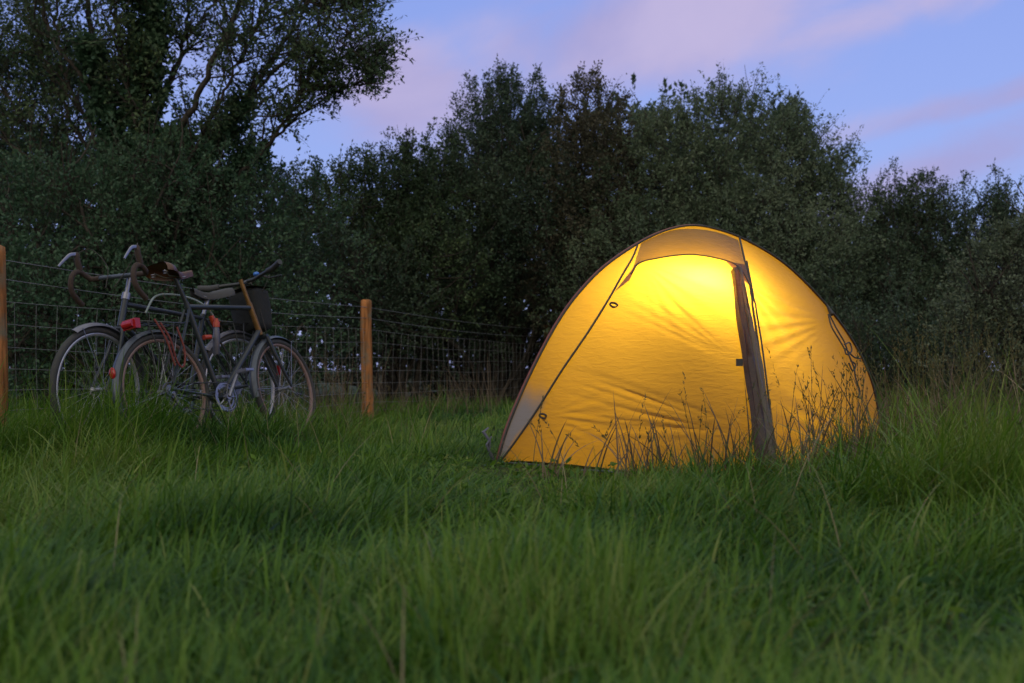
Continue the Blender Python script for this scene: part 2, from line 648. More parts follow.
basepx = [(496, 466), (530, 468), (568, 471), (620, 477), (680, 482), (730, 482), (785, 477), (830, 468), (862, 460), (880, 453)]
front = catmull([gpt(*p) for p in basepx], NU)
front[:, 2] = 0.0
uu = np.linspace(0, 1, NU)[:, None]
vv = np.linspace(0, 1, NV)[None, :]
S = arch[:, None, :] * (1 - vv[..., None]) + front[:, None, :] * vv[..., None]
outw = np.array([tn.x * 0.8, tn.y * 0.8, 0.6])
bul = 0.10 * np.sin(PI * vv) * np.sin(PI * uu) ** 0.7
S = S + bul[..., None] * outw
# pixel position of each surface point, used to lay out the creases measured on the photograph
vx = S[..., 0]
vy = S[..., 1]
vz = S[..., 2] - CAM.z
fd = vy * Fw.y + vz * Fw.z
PX = 512 + FPX * vx / fd
PY = 341.5 - FPX * (vy * Up.y + vz * Up.z) / fd


def sstep(x, a, b):
    t = np.clip((x - a) / (b - a), 0, 1)
    return t * t * (3 - 2 * t)


dis = np.zeros_like(PX)
# creases fanning from the foot of the door zip to the left
dx = 762 - PX
dy = 436 - PY
th = np.arctan2(dy, dx)
rr = np.hypot(dx, dy)
env = sstep(rr, 5, 40) * (1 - sstep(rr, 110, 240)) * sstep(th, -0.25, -0.08) * (1 - sstep(th, 0.42, 0.75)) * (dx > 0)
fold = 0
for (tc_, tw_, am_) in ((0.02, 0.012, 0.8), (0.075, 0.016, 1.0), (0.14, 0.014, 0.8), (0.20, 0.018, 1.1), (0.285, 0.02, 1.0), (0.36, 0.022, 0.6), (-0.05, 0.012, 0.6), (0.105, 0.012, 0.7), (0.245, 0.012, 0.8), (0.325, 0.012, 0.7)):
    fold = fold + am_ * np.exp(-((th - tc_ - 0.03 * np.sin(rr / 70 + tc_ * 20)) / (tw_ * 0.75)) ** 2) * (0.7 + 0.3 * np.sin(rr / 22 + tc_ * 50))
env2 = sstep(rr, 8, 45) * (1 - sstep(rr, 90, 235)) * (dx > 0)
dis += 0.017 * env2 * fold * np.clip(rr / 120, 0.3, 1.3)
# pulls under the hood at the top left and along the left zip
for (cx, cy, a0, aw, fr, amp, r1) in ((640, 262, -0.55, 0.55, 26, 0.004, 130), (545, 415, -0.1, 0.5, 24, 0.005, 90),
                                      (742, 280, -2.3, 0.5, 28, 0.004, 120), (875, 450, 0.55, 0.45, 30, 0.004, 140),
                                      (835, 320, -0.2, 0.5, 26, 0.0035, 100)):
    ddx = PX - cx if cx < 700 else cx - PX
    ddy = cy - PY
    t2 = np.arctan2(ddy, ddx)
    r2 = np.hypot(ddx, ddy)
    dis += amp * np.exp(-((t2 - a0) / aw) ** 2) * sstep(r2, 4, 30) * (1 - sstep(r2, r1 * 0.5, r1)) * np.sin(t2 * fr)
t3 = np.arctan2(366 - PY, 744 - PX)
r3_ = np.hypot(366 - PY, 744 - PX)
for (tc_, tw_) in ((0.50, 0.02), (0.60, 0.015), (0.42, 0.02), (0.72, 0.02)):
    dis += 0.0045 * np.exp(-((t3 - tc_) / tw_) ** 2) * sstep(r3_, 6, 40) * (1 - sstep(r3_, 70, 170))
# loose hem
dis += 0.012 * sstep(vv, 0.86, 1.0) * np.sin(uu * 55 + np.sin(uu * 17) * 2) * np.sin(PI * uu)
S = S + dis[..., None] * np.array([tn.x, tn.y, 0.35])

rows = S
idx = np.arange(NU * NV).reshape(NU, NV)
Ff = np.stack([idx[:-1, :-1], idx[1:, :-1], idx[1:, 1:], idx[:-1, 1:]], -1).reshape(-1, 4)
Vf = S.reshape(-1, 3)
bvh = BVHTree.FromPolygons([tuple(v) for v in Vf], [tuple(int(i) for i in f) for f in Ff])


def on_fly(px, py, off=0.006):
    r = ray(px, py)
    h = bvh.ray_cast(CAM, r)
    if h[0] is None:
        return None
    n = h[1]
    if n.dot(r) > 0:
        n = -n
    return h[0] + n * off


tent = thing('tent', 'small one person tent glowing yellow from the lantern inside, dark seams and rolled door flap', 'tent', (0.95, 4.75, 0))
toff = Vector((0.95, 4.75, 0))
tent_parts = []


def tp(o):
    """parts of the tent are authored in world space; shift to the empty"""
    o.data.transform(Matrix.Translation(-toff))
    return o


# hood: outer layer between the two zips over the top of the door
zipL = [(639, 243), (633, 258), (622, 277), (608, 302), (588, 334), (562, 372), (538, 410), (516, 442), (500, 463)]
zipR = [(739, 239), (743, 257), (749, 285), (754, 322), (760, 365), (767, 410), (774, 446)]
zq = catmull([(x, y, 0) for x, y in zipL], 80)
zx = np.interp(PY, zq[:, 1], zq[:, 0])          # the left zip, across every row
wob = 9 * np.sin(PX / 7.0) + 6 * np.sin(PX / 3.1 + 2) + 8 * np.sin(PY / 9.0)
SHADE = sstep(PY + wob * 0.7 - (PX - 520) * 0.9, 358, 415) * (1 - sstep(PX - zx, -5 + wob * 0.12, 4 + wob * 0.12))  # soft-edged mask of the painted shade, low down left of the zip
fly = tp(arr_mesh('flysheet', Vf, Ff, M['fly'], tent, rnd=SHADE.reshape(-1), smooth=True))


def px_curve(P, n, off=0.006):
    q = catmull([(x, y, 0) for x, y in P], n)
    o = [on_fly(x, y, off) for x, y, _ in q]
    return [p for p in o if p is not None]


hoodrows = []
hlow = catmull([(632, 277, 0), (639, 267, 0), (655, 262, 0), (690, 258, 0), (722, 263, 0), (738, 272, 0), (749, 291, 0)], 60)
htop = catmull([(641, 244, 0), (655, 237, 0), (672, 231, 0), (690, 229.5, 0), (708, 231, 0), (724, 235, 0), (738, 241, 0)], 60)
for i in range(60):
    row = []
    for j in range(14):
        t = j / 13
        x = htop[i][0] * (1 - t) + hlow[i][0] * t
        y = htop[i][1] * (1 - t) + hlow[i][1] * t
        p = on_fly(x, y, 0.004 + 0.016 * t)
        row.append(p)
    hoodrows.append(row)
for i in range(60):        # guard against a missed ray at the ridge
    for j in range(13, -1, -1):
        if hoodrows[i][j] is None:
            hoodrows[i][j] = hoodrows[i][min(j + 1, 13)]
hood = tp(MB().grid(hoodrows).build('hood', M['hood'], tent))
e = MB().tube([r[-1] for r in hoodrows], 0.0035, 6)
tp(e.build('binding', M['tape'], hood))
for P in (zipL, zipR):
    pts = px_curve(P, 70, 0.006)
    tp(MB().tube(pts, 0.0055, 6).build('zip', M['tape'], tent))
# second seam beside the rolled flap
tp(MB().tube(px_curve([(746, 262), (757, 320), (764, 370), (772, 440)], 50, 0.007), 0.004, 6).build('seam', M['tape'], tent))
# zip pulls and toggle loops
for (x, y) in ((611, 306), (541, 416)):
    p = on_fly(x, y, 0.012)
    ex = Vector((0.035, -0.01, -0.008))
    loop = [p + ex * (0.5 - 0.5 * math.cos(a)) + Vector((0, 0, 0.010)) * math.sin(a) for a in np.linspace(0, 2 * PI, 14, endpoint=False)]
    tp(MB().tube(loop, 0.005, 6, closed=True).build('toggle_loop', M['cord'], tent))
# pole sleeve over the arch
sl = MB().tube([Vector(p) + Vector((0, 0, 0.003)) - tn * 0.003 for p in arch[::4]], 0.0075, 10)
tp(sl.build('pole_sleeve', M['sleeve'], tent))
se = MB().tube([Vector(p) + Vector((0, 0, 0.002)) + tn * 0.012 for p in arch[::4]], 0.005, 6)
tp(se.build('sleeve_piping', M['tape'], tent))
# hem along the front
hem = [Vector((p[0], p[1], 0.012 + 0.006 * math.sin(i * 0.6))) for i, p in enumerate(S[::5, -1])]
tp(MB().tube(hem, 0.006, 6).build('hem_cord', M['strap'], tent))
# rolled door flap
fl = MB()
fpx = [(735, 272), (741, 310), (749, 355), (756, 400), (765, 468)]
wd = [5, 6.5, 8, 9, 8.5]
q = catmull([(x, y, w) for (x, y), w in zip(fpx, wd)], 60)
rows_ = []
for i, (x, y, w) in enumerate(q):
    row = []
    for j in range(13):
        t = j / 12 * 2 - 1
        p = on_fly(x + t * w, y, 0.006 + 0.03 * math.sqrt(max(0, 1 - t * t)) + 0.006 * math.sin(j * 1.9 + 0.5 * math.sin(i * 0.21)) + 0.003 * math.sin(i * 0.33 + j))
        row.append(p if p is not None else row[-1])
    rows_.append(row)
tp(fl.grid([r[:7] for r in rows_]).build('rolled_door_flap', M['flap'], tent))
tp(MB().grid([r[6:] for r in rows_]).build('rolled_door_lining', M['flap2'], tent))
tri = [on_fly(723, 264, 0.022), on_fly(743, 268, 0.022), on_fly(749, 291, 0.022)]
tm = MB()
tg = [[tri[0].lerp(tri[1], a / 8).lerp(tri[0].lerp(tri[2], a / 8), b / 8) for b in range(9)] for a in range(9)]
tm.grid(tg)
tp(tm.build('corner_gusset', M['gusset'], tent))
tri = [on_fly(641, 262, 0.020), on_fly(630, 283, 0.016), on_fly(615, 294, 0.012)]
tm = MB()
tm.grid([[tri[0].lerp(tri[1], a / 8).lerp(tri[0].lerp(tri[2], a / 8), b / 8) for b in range(9)] for a in range(9)])
tp(tm.build('corner_gusset', M['gusset'], tent))

p = on_fly(737, 365, 0.02)
tp(MB().box(p, (0.028, 0.012, 0.032)).build('velcro_tab', M['tape'], tent))
# guy line bundle on the right
gd = px_curve([(815, 286), (822, 300), (830, 316)], 12, 0.012)
tp(MB().tube(gd, [0.004 + 0.010 * math.sin(PI * i / 11) for i in range(len(gd))], 6).build('guy_anchor', M['tape'], tent))
g = MB()
for P in ([(827, 316), (834, 330), (842, 344), (846, 356)], [(826, 316), (829, 328), (836, 340), (843, 352)],
          [(846, 356), (851, 368), (853, 380), (857, 392), (855, 398)], [(843, 350), (851, 358), (858, 360)],
          [(842, 346), (847, 344), (849, 352), (844, 356), (842, 350)], [(848, 362), (853, 366), (850, 372), (846, 364)]):
    g.tube(px_curve(P, 16, 0.015), 0.0042, 6)
gl = tp(g.build('guy_line', M['cord'], tent))
# left peg strap
ps = MB()
b0 = TL + Vector((-0.01, 0.0, 0.03))
ps.tube([b0, b0 + Vector((-0.02, -.02, 0.05)), b0 + Vector((-0.015, -.03, 0.09)), b0 + Vector((-0.045, -.03, 0.13)), b0 + Vector((-0.02, -.03, 0.15))], [0.014, 0.012, 0.010, 0.013, 0.006], 8, flat=0.4)
ps.tube([b0 + Vector((0.0, -.01, 0.0)), b0 + Vector((-0.03, -.03, 0.07)), b0 + Vector((-0.005, -.03, 0.11))], [0.008, 0.008, 0.005], 6, flat=0.5)
tp(ps.build('peg_strap', M['strap'], tent))
# back of the fly, falling away behind the hoop
back = arch[:, :].copy()
bu = np.linspace(0, 1, NU)
bdepth = 0.85 * np.sin(PI * bu) ** 0.55
bb = np.stack([TL.x + (TR.x - TL.x) * (0.06 + 0.88 * bu) - tn.x * bdepth, TL.y + (TR.y - TL.y) * (0.06 + 0.88 * bu) - tn.y * bdepth, np.zeros(NU)], 1)
bb[0] = arch[0]
bb[-1] = arch[-1]
nb = 30
vb = np.linspace(0, 1, nb)[None, :, None]
SB = arch[:, None, :] * (1 - vb) + bb[:, None, :] * vb
SB[..., 2] -= 0.10 * np.sin(PI * vb[..., 0]) * np.sin(PI * bu)[:, None] * 0.3
idx = np.arange(NU * nb).reshape(NU, nb)
Fb = np.stack([idx[:-1, :-1], idx[:-1, 1:], idx[1:, 1:], idx[1:, :-1]], -1).reshape(-1, 4)
tp(arr_mesh('rear_flysheet', SB.reshape(-1, 3), Fb, M['fly'], tent, smooth=True))
# groundsheet
gs = []
for t in np.linspace(0, 1, 12):
    gs.append([Vector((*(front[i, :2] * (1 - t) + bb[i, :2] * t), 0.03)) for i in range(8, NU - 8, 12)])
tp(MB().grid(gs).build('groundsheet', M['sheet'], tent))

# lantern hanging in the tent
LP = Vector((0.89, 4.85, 0.785))
lan = thing('lantern', 'small lit camping lantern hanging inside the yellow tent under its ridge', 'lantern', LP)
lm = mat_simple('lantern_glow', (0.9, 0.8, 0.6), 0.5, 0, 0, emis=(1.0, 0.86, 0.60), estr=440)
MB().ball((0, 0, 0), 0.035, (1, 1, 1.2), 16, 10).build('globe', lm, lan)
MB().tube([(0, 0, 0.043), (0, 0, 0.06), (0, 0, 0.075)], [0.014, 0.014, 0.008], 14).build('cap', M['plastic_black'], lan)
MB().tube([(0, 0, 0.075), (0.01, 0.0, 0.10), (0.005, 0.0, 0.13), (-.005, 0, .10), (0, 0, .075)], 0.002, 5).build('hook', M['alloy'], lan)


def in_tent(x, y):
    r = 0.0
    ax = (x - TL.x) * tdir.x + (y - TL.y) * tdir.y
    pn = (x - TL.x) * tn.x + (y - TL.y) * tn.y
    L = (TR - TL).length
    fa = (front[:, 0] - TL.x) * tdir.x + (front[:, 1] - TL.y) * tdir.y
    fp = (front[:, 0] - TL.x) * tn.x + (front[:, 1] - TL.y) * tn.y
    o = np.argsort(fa)
    lim = np.interp(ax, fa[o], fp[o])
    return (ax > -0.02) & (ax < L + 0.02) & (pn < lim + 0.01) & (pn > -0.85)


# ------------------------------------------------------------------ grass
def blades(x, y, z, ln, wd, lean, ldir, segs, r, twist=0.5):
    """curved tapering blades; lean = total bend angle"""
    n = len(x)
    s = np.linspace(0, 1, segs + 1)
    P = np.zeros((n, segs + 1, 3))
    P[:, 0] = np.stack([x, y, z], 1)
    a0 = lean * 0.38
    for k in range(1, segs + 1):
        ang = a0 + (lean - a0) * (s[k] ** 1.3)
        st = ln / segs
        P[:, k, 0] = P[:, k - 1, 0] + np.sin(ang) * np.cos(ldir) * st
        P[:, k, 1] = P[:, k - 1, 1] + np.sin(ang) * np.sin(ldir) * st
        P[:, k, 2] = P[:, k - 1, 2] + np.cos(ang) * st
    fa = ldir + PI / 2 + r.uniform(-twist, twist, n)
    sx = np.cos(fa)
    sy = np.sin(fa)
    prof = np.array([0.7] + [1.0 - 0.75 * (q ** 1.5) for q in s[1:-1]])
    Vv = np.zeros((n, 2 * segs + 1, 3))
    for k in range(segs):
        hw = wd * prof[k] / 2
        Vv[:, 2 * k] = P[:, k] + np.stack([sx * hw, sy * hw, 0 * hw], 1)
        Vv[:, 2 * k + 1] = P[:, k] - np.stack([sx * hw, sy * hw, 0 * hw], 1)
    Vv[:, 2 * segs] = P[:, segs]
    base = (np.arange(n) * (2 * segs + 1))[:, None]
    tris = []
    for k in range(segs - 1):
        tris += [(2 * k, 2 * k + 1, 2 * k + 3), (2 * k, 2 * k + 3, 2 * k + 2)]
    tris.append((2 * segs - 2, 2 * segs - 1, 2 * segs))
    T = np.array(tris)
    Fv = (base[:, :, None] + T[None]).reshape(-1, 3)
    return Vv.reshape(-1, 3), Fv, 2 * segs + 1, P


def leaf_quads(P, A, L, Wd, r, fold=0.0):
    n = len(P)
    rv = r.normal(0, 1, (n, 3))
    s = np.cross(A, rv)
    s /= np.maximum(np.linalg.norm(s, axis=1)[:, None], 1e-6)
    nn = np.cross(s, A)
    mid = P + A * (L * 0.45)[:, None] + nn * (L * fold)[:, None]
    V_ = np.stack([P, mid + s * (Wd / 2)[:, None], P + A * L[:, None], mid - s * (Wd / 2)[:, None]], 1).reshape(-1, 3)
    F_ = np.arange(4 * n).reshape(n, 4)
    return V_, F_


def combine(parts):
    Vs, Fs, Rs = [], [], []
    o = 0
    for V_, F_, R_ in parts:
        Vs.append(V_)
        Fs.append(F_ + o)
        Rs.append(R_)
        o += len(V_)
    return np.concatenate(Vs), np.concatenate(Fs), np.concatenate(Rs)


def field(y0, y1, tuft_density, per, lmin, lmax, wmin, wmax, segs, r, side=1.25):
    area = (y1 * y1 - y0 * y0) * 0.515 * side + (y1 - y0) * 1.2
    nt_ = int(area * tuft_density)
    yy = np.sqrt(r.uniform(y0 * y0, y1 * y1, nt_))
    xx = r.uniform(-1, 1, nt_) * (yy * 0.515 * side + 0.5)
    hn = np.clip(0.5 + 0.45 * snoise(xx, yy, 2.2, 21) + 0.75 * snoise(xx, yy, 6.0, 22), 0.05, 1.2)                   # height patches
    lean0 = snoise(xx, yy, 1.1, 31) * PI
    k = r.integers(per // 2, per + per // 2, nt_)
    ti = np.repeat(np.arange(nt_), k)
    n = len(ti)
    sp = 0.03
    x = xx[ti] + r.normal(0, sp, n)
    y = yy[ti] + r.normal(0, sp, n)
    ang = np.arctan2(y - yy[ti], x - xx[ti]) + r.normal(0, 0.7, n)
    mixl = r.uniform(0, 1, n) < 0.45
    ang = np.where(mixl, lean0[ti] + r.normal(0, 0.5, n), ang)
    th_ = np.clip(r.normal(1.0, 0.28, nt_), 0.45, 1.9)
    left = 0.95 * np.exp(-((xx + 2.3) / 0.95) ** 2 - ((yy - 5.7) / 1.5) ** 2)
    ln = (lmin + (lmax - lmin) * r.beta(2, 2.2, n)) * (0.40 + 1.1 * hn[ti]) * th_[ti] * (1 + 1.9 * left[ti])
    right = np.clip((x / np.maximum(y, 0.5) - 0.1) / 0.35, 0, 1) * np.clip((y - 2.0) / 1.5, 0, 1)
    ln = ln * (1 + 0.9 * right)
    flop = np.clip(0.5 + 0.9 * snoise(xx, yy, 4.0, 41), 0, 1)
    lean = np.clip(np.abs(r.normal(1.15, 0.6, n)) + 0.05 + 0.8 * flop[ti], 0, 2.6)
    wd = r.uniform(wmin, wmax, n) * np.where(r.uniform(0, 1, n) < 0.14, 1.8, 1.0)
    keep = ~in_tent(x, y) & (y > 0.5)
    # the path of trampled short grass right in front of the tent hem and door
    fpn = np.exp(-(((x - 0.22) / 0.42) ** 2) - ((y - 3.95) / 0.6) ** 2)
    ln = ln * (1 - 0.82 * fpn)
    x, y, ang, ln, lean, wd, ti = [q[keep] for q in (x, y, ang, ln, lean, wd, ti)]
    Vv, Fv, kk, _ = blades(x, y, gz(x, y) - 0.01, ln, wd, lean, ang, segs, r)
    rt = r.uniform(0, 1, nt_)
    rb = np.clip(0.5 * rt[ti] + 0.5 * r.uniform(0, 1, len(ti)), 0, 1)
    dry = r.uniform(0, 1, len(ti)) < 0.02
    rb = np.where(dry, 1.5, rb)
    return Vv, Fv, np.repeat(rb, kk)


r1 = np.random.default_rng(101)
parts = [field(0.45, 1.6, 760, 23, 0.05, 0.18, 0.0022, 0.0056, 6, r1),
         field(1.6, 3.2, 600, 21, 0.05, 0.18, 0.0022, 0.0058, 6, r1),
         field(3.2, 6.0, 380, 19, 0.05, 0.18, 0.0025, 0.0060, 5, r1),
         field(6.0, 12.5, 130, 16, 0.06, 0.19, 0.0045, 0.0085, 3, r1, 1.15)]
Vg, Fg, Rg = combine(parts)
tag(arr_mesh('grass', Vg, Fg, M['grass'], rnd=Rg, smooth=True), 'long green meadow grass in uneven tufts covering the field', 'grass', kind='stuff')
print('grass tris', len(Fg))


def stalks(name, label, mat, spots, r, kind='seed', fat=1.0):
    """thin stems with seed heads; spots = list of (x, y, n, spreadx, spready, hmin, hmax, lean)"""
    parts = []
    for (cx, cy, n, sx, sy, h0, h1, ln_) in spots:
        x = cx + r.uniform(-sx, sx, n)
        y = cy + r.uniform(-sy, sy, n)
        keep = ~in_tent(x, y)
        x = x[keep]
        y = y[keep]
        n = len(x)
        if n == 0:
            continue
        L = r.uniform(h0, h1, n)
        lean = np.abs(r.normal(ln_, 0.28, n))
        ld = r.uniform(0, 2 * PI, n)
        w = r.uniform(0.0022, 0.0038, n) * fat
        V_, F_, kk, P = blades(x, y, gz(x, y), L, w, lean, ld, 6, r, 3)
        rb = r.uniform(0, 1, n)
        parts.append((V_, F_, np.repeat(rb, kk)))
        if kind == 'seed':   # small spikelets up the last third
            m = 16
            t = r.uniform(0.0, 1.0, (n, m))
            A = P[:, 4:5] * (1 - t[..., None]) + P[:, 6:7] * t[..., None]
            A = A.reshape(-1, 3)
            N = len(A)
            tn_ = (P[:, 6] - P[:, 4])
            tn_ /= np.linalg.norm(tn_, axis=1)[:, None]
            ax = np.repeat(tn_, m, 0) + r.normal(0, 0.35, (N, 3))
            ax /= np.linalg.norm(ax, axis=1)[:, None]
            V2, F2 = leaf_quads(A, ax, r.uniform(0.010, 0.024, N), r.uniform(0.003, 0.0062, N), r)
            parts.append((V2, np.concatenate([F2[:, [0, 1, 2]], F2[:, [0, 2, 3]]]), np.repeat(np.repeat(rb, m), 4)))
    Vv, Fv, Rv = combine(parts)
    return tag(arr_mesh(name, Vv, Fv, mat, rnd=Rv), label, 'grass', kind='stuff')


r2 = np.random.default_rng(55)
nw = 5200
wy_ = np.sqrt(r2.uniform(0.7 ** 2, 6.5 ** 2, nw // 5))
wx_ = r2.uniform(-1, 1, nw // 5) * (wy_ * 0.6 + 0.4)
kw = ~in_tent(wx_, wy_) & (snoise(wx_, wy_, 3.0, 61) > 0.05)
wx_, wy_ = wx_[kw], wy_[kw]
ti_ = np.repeat(np.arange(len(wx_)), 6)
wa = r2.uniform(0, 2 * PI, len(ti_))
P_ = np.stack([wx_[ti_] + 0.02 * np.cos(wa), wy_[ti_] + 0.02 * np.sin(wa), gz(wx_[ti_], wy_[ti_]) + r2.uniform(0.01, 0.07, len(ti_))], 1)
A_ = np.stack([np.cos(wa), np.sin(wa), r2.uniform(0.0, 0.9, len(ti_))], 1)
A_ /= np.linalg.norm(A_, axis=1)[:, None]
Vw, Fw_ = leaf_quads(P_, A_, r2.uniform(0.02, 0.05, len(ti_)), r2.uniform(0.008, 0.018, len(ti_)), r2, 0.12)
tag(arr_mesh('broad_leaf_weeds', Vw, Fw_, M['grass'], rnd=np.repeat(r2.uniform(0, 1, len(ti_)), 4)), 'small broad leaved weeds scattered low among the green grass', 'weeds', kind='stuff')
stalks('seeding_grass', 'tall brownish seeding grass stems standing before and right of the tent', M['seedstalk'],
       [(0.95, 3.88, 26, 0.50, 0.08, 0.25, 0.48, 0.4), (1.55, 4.1, 40, 0.35, 0.15, 0.3, 0.60, 0.35), (0.35, 4.0, 10, 0.3, 0.05, 0.2, 0.36, 0.5),
        (2.3, 4.7, 160, 0.5, 0.5, 0.35, 0.70, 0.35), (2.9, 5.3, 110, 0.8, 0.7, 0.35, 0.8, 0.35), (1.9, 3.6, 60, 0.5, 0.4, 0.3, 0.5, 0.5),
        (3.4, 6.6, 150, 1.2, 0.8, 0.4, 0.9, 0.3), (-1.2, 6.2, 60, 0.9, 0.5, 0.25, 0.42, 0.4)], r2)
stalks('long_grass', 'long bare grass blades rising dark against the lit front of the tent', M['deadbrown'],
       [(0.72, 3.88, 60, 0.34, 0.07, 0.14, 0.42, 0.7), (1.15, 3.86, 45, 0.25, 0.08, 0.14, 0.36, 0.7), (1.55, 4.15, 110, 0.35, 0.15, 0.2, 0.50, 0.5), (0.4, 3.98, 40, 0.3, 0.05, 0.12, 0.32, 0.7),
        (2.2, 4.5, 120, 0.5, 0.5, 0.3, 0.55, 0.6)], r2, 'blade', 2.4)
stalks('dry_grass', 'scattered pale dry straw lying and leaning among the green grass', M['straw'],
       [(0.0, 2.6, 40, 1.2, 0.9, 0.2, 0.36, 1.1), (-1.6, 5.0, 90, 1.1, 1.2, 0.22, 0.42, 0.8), (-2.2, 5.8, 70, 0.7, 0.5, 0.25, 0.5, 0.6),
        (1.6, 3.6, 60, 0.9, 0.6, 0.25, 0.45, 1.2), (0.2, 1.6, 18, 0.8, 0.5, 0.14, 0.26, 1.2), (2.6, 4.6, 60, 0.7, 0.6, 0.35, 0.7, 0.7), (-1.5, 6.6, 120, 0.5, 0.35, 0.2, 0.36, 0.6)], r2, 'straw')

# ------------------------------------------------------------------ trees and bushes


class Wood:
    """collects limbs and twigs"""

    def __init__(s):
        s.mb = MB()
        s.a = []
        s.b = []
        s.r = []

    def limb(s, pts, r0, r1, n=7):
        m = len(pts)
        s.mb.tube(pts, [r0 + (r1 - r0) * i / (m - 1) for i in range(m)], n)

    def sticks(s, A, B, r0):
        s.a.append(A)
        s.b.append(B)
        s.r.append(np.broadcast_to(r0, (len(A),)))

    def build(s, name, parent, mat=None):
        V1 = np.array(s.mb.v) if s.mb.v else np.zeros((0, 3))
        q = [f for f in s.mb.f if len(f) == 4]
        F1 = np.array(q) if q else np.zeros((0, 4), int)
        if s.a:
            A = np.concatenate(s.a)
            B = np.concatenate(s.b)
            r = np.concatenate(s.r)
            n = len(A)
            d = B - A
            d /= np.maximum(np.linalg.norm(d, axis=1)[:, None], 1e-6)
            e = np.cross(d, np.array([0.31, 0.22, 0.93]))
            e /= np.maximum(np.linalg.norm(e, axis=1)[:, None], 1e-6)
            g = np.cross(d, e)
            V2 = np.zeros((n, 6, 3))
            for k in range(3):
                t = 2 * PI * k / 3
                o = (e * math.cos(t) + g * math.sin(t)) * r[:, None]
                V2[:, k] = A + o
                V2[:, 3 + k] = B + o * 0.45
            F2 = np.array([(0, 1, 4, 3), (1, 2, 5, 4), (2, 0, 3, 5)])
            F2 = (np.arange(n) * 6)[:, None, None] + F2[None]
            V1 = np.concatenate([V1, V2.reshape(-1, 3)])
            F1 = np.concatenate([F1, F2.reshape(-1, 4) + (len(V1) - n * 6)])
        return arr_mesh(name, V1, F1, mat or M['bark'], parent, smooth=True)


def norm(a):
    return a / np.maximum(np.linalg.norm(a, axis=1)[:, None], 1e-6)


def twig_leaves(base, dirs, lens, per, ll, lw, r, spread=0.03, curve=0.2):
    """leaves set along twigs"""
    n = len(base)
    k = np.maximum(1, r.poisson(per, n))
    ti = np.repeat(np.arange(n), k)
    t = r.uniform(0.05, 1.0, len(ti))
    P = base[ti] + dirs[ti] * (lens[ti] * t)[:, None] + r.normal(0, spread, (len(ti), 3)) * (1.15 - 0.6 * t)[:, None]
    P[:, 2] -= curve * (lens[ti] * t) ** 2
    A = norm(dirs[ti] * 0.7 + r.normal(0, 0.7, (len(ti), 3)) + np.array([0, 0, 0.1]))
    L = ll * r.uniform(0.6, 1.3, len(ti))
    Wd = lw * r.uniform(0.7, 1.3, len(ti))
    V_, F_ = leaf_quads(P, A, L, Wd, r, 0.06)
    rt = r.uniform(0, 1, n)
    rb = 0.55 * rt[ti] + 0.45 * r.uniform(0, 1, len(ti))
    return V_, F_, np.repeat(rb, 4)


DM = 3.7


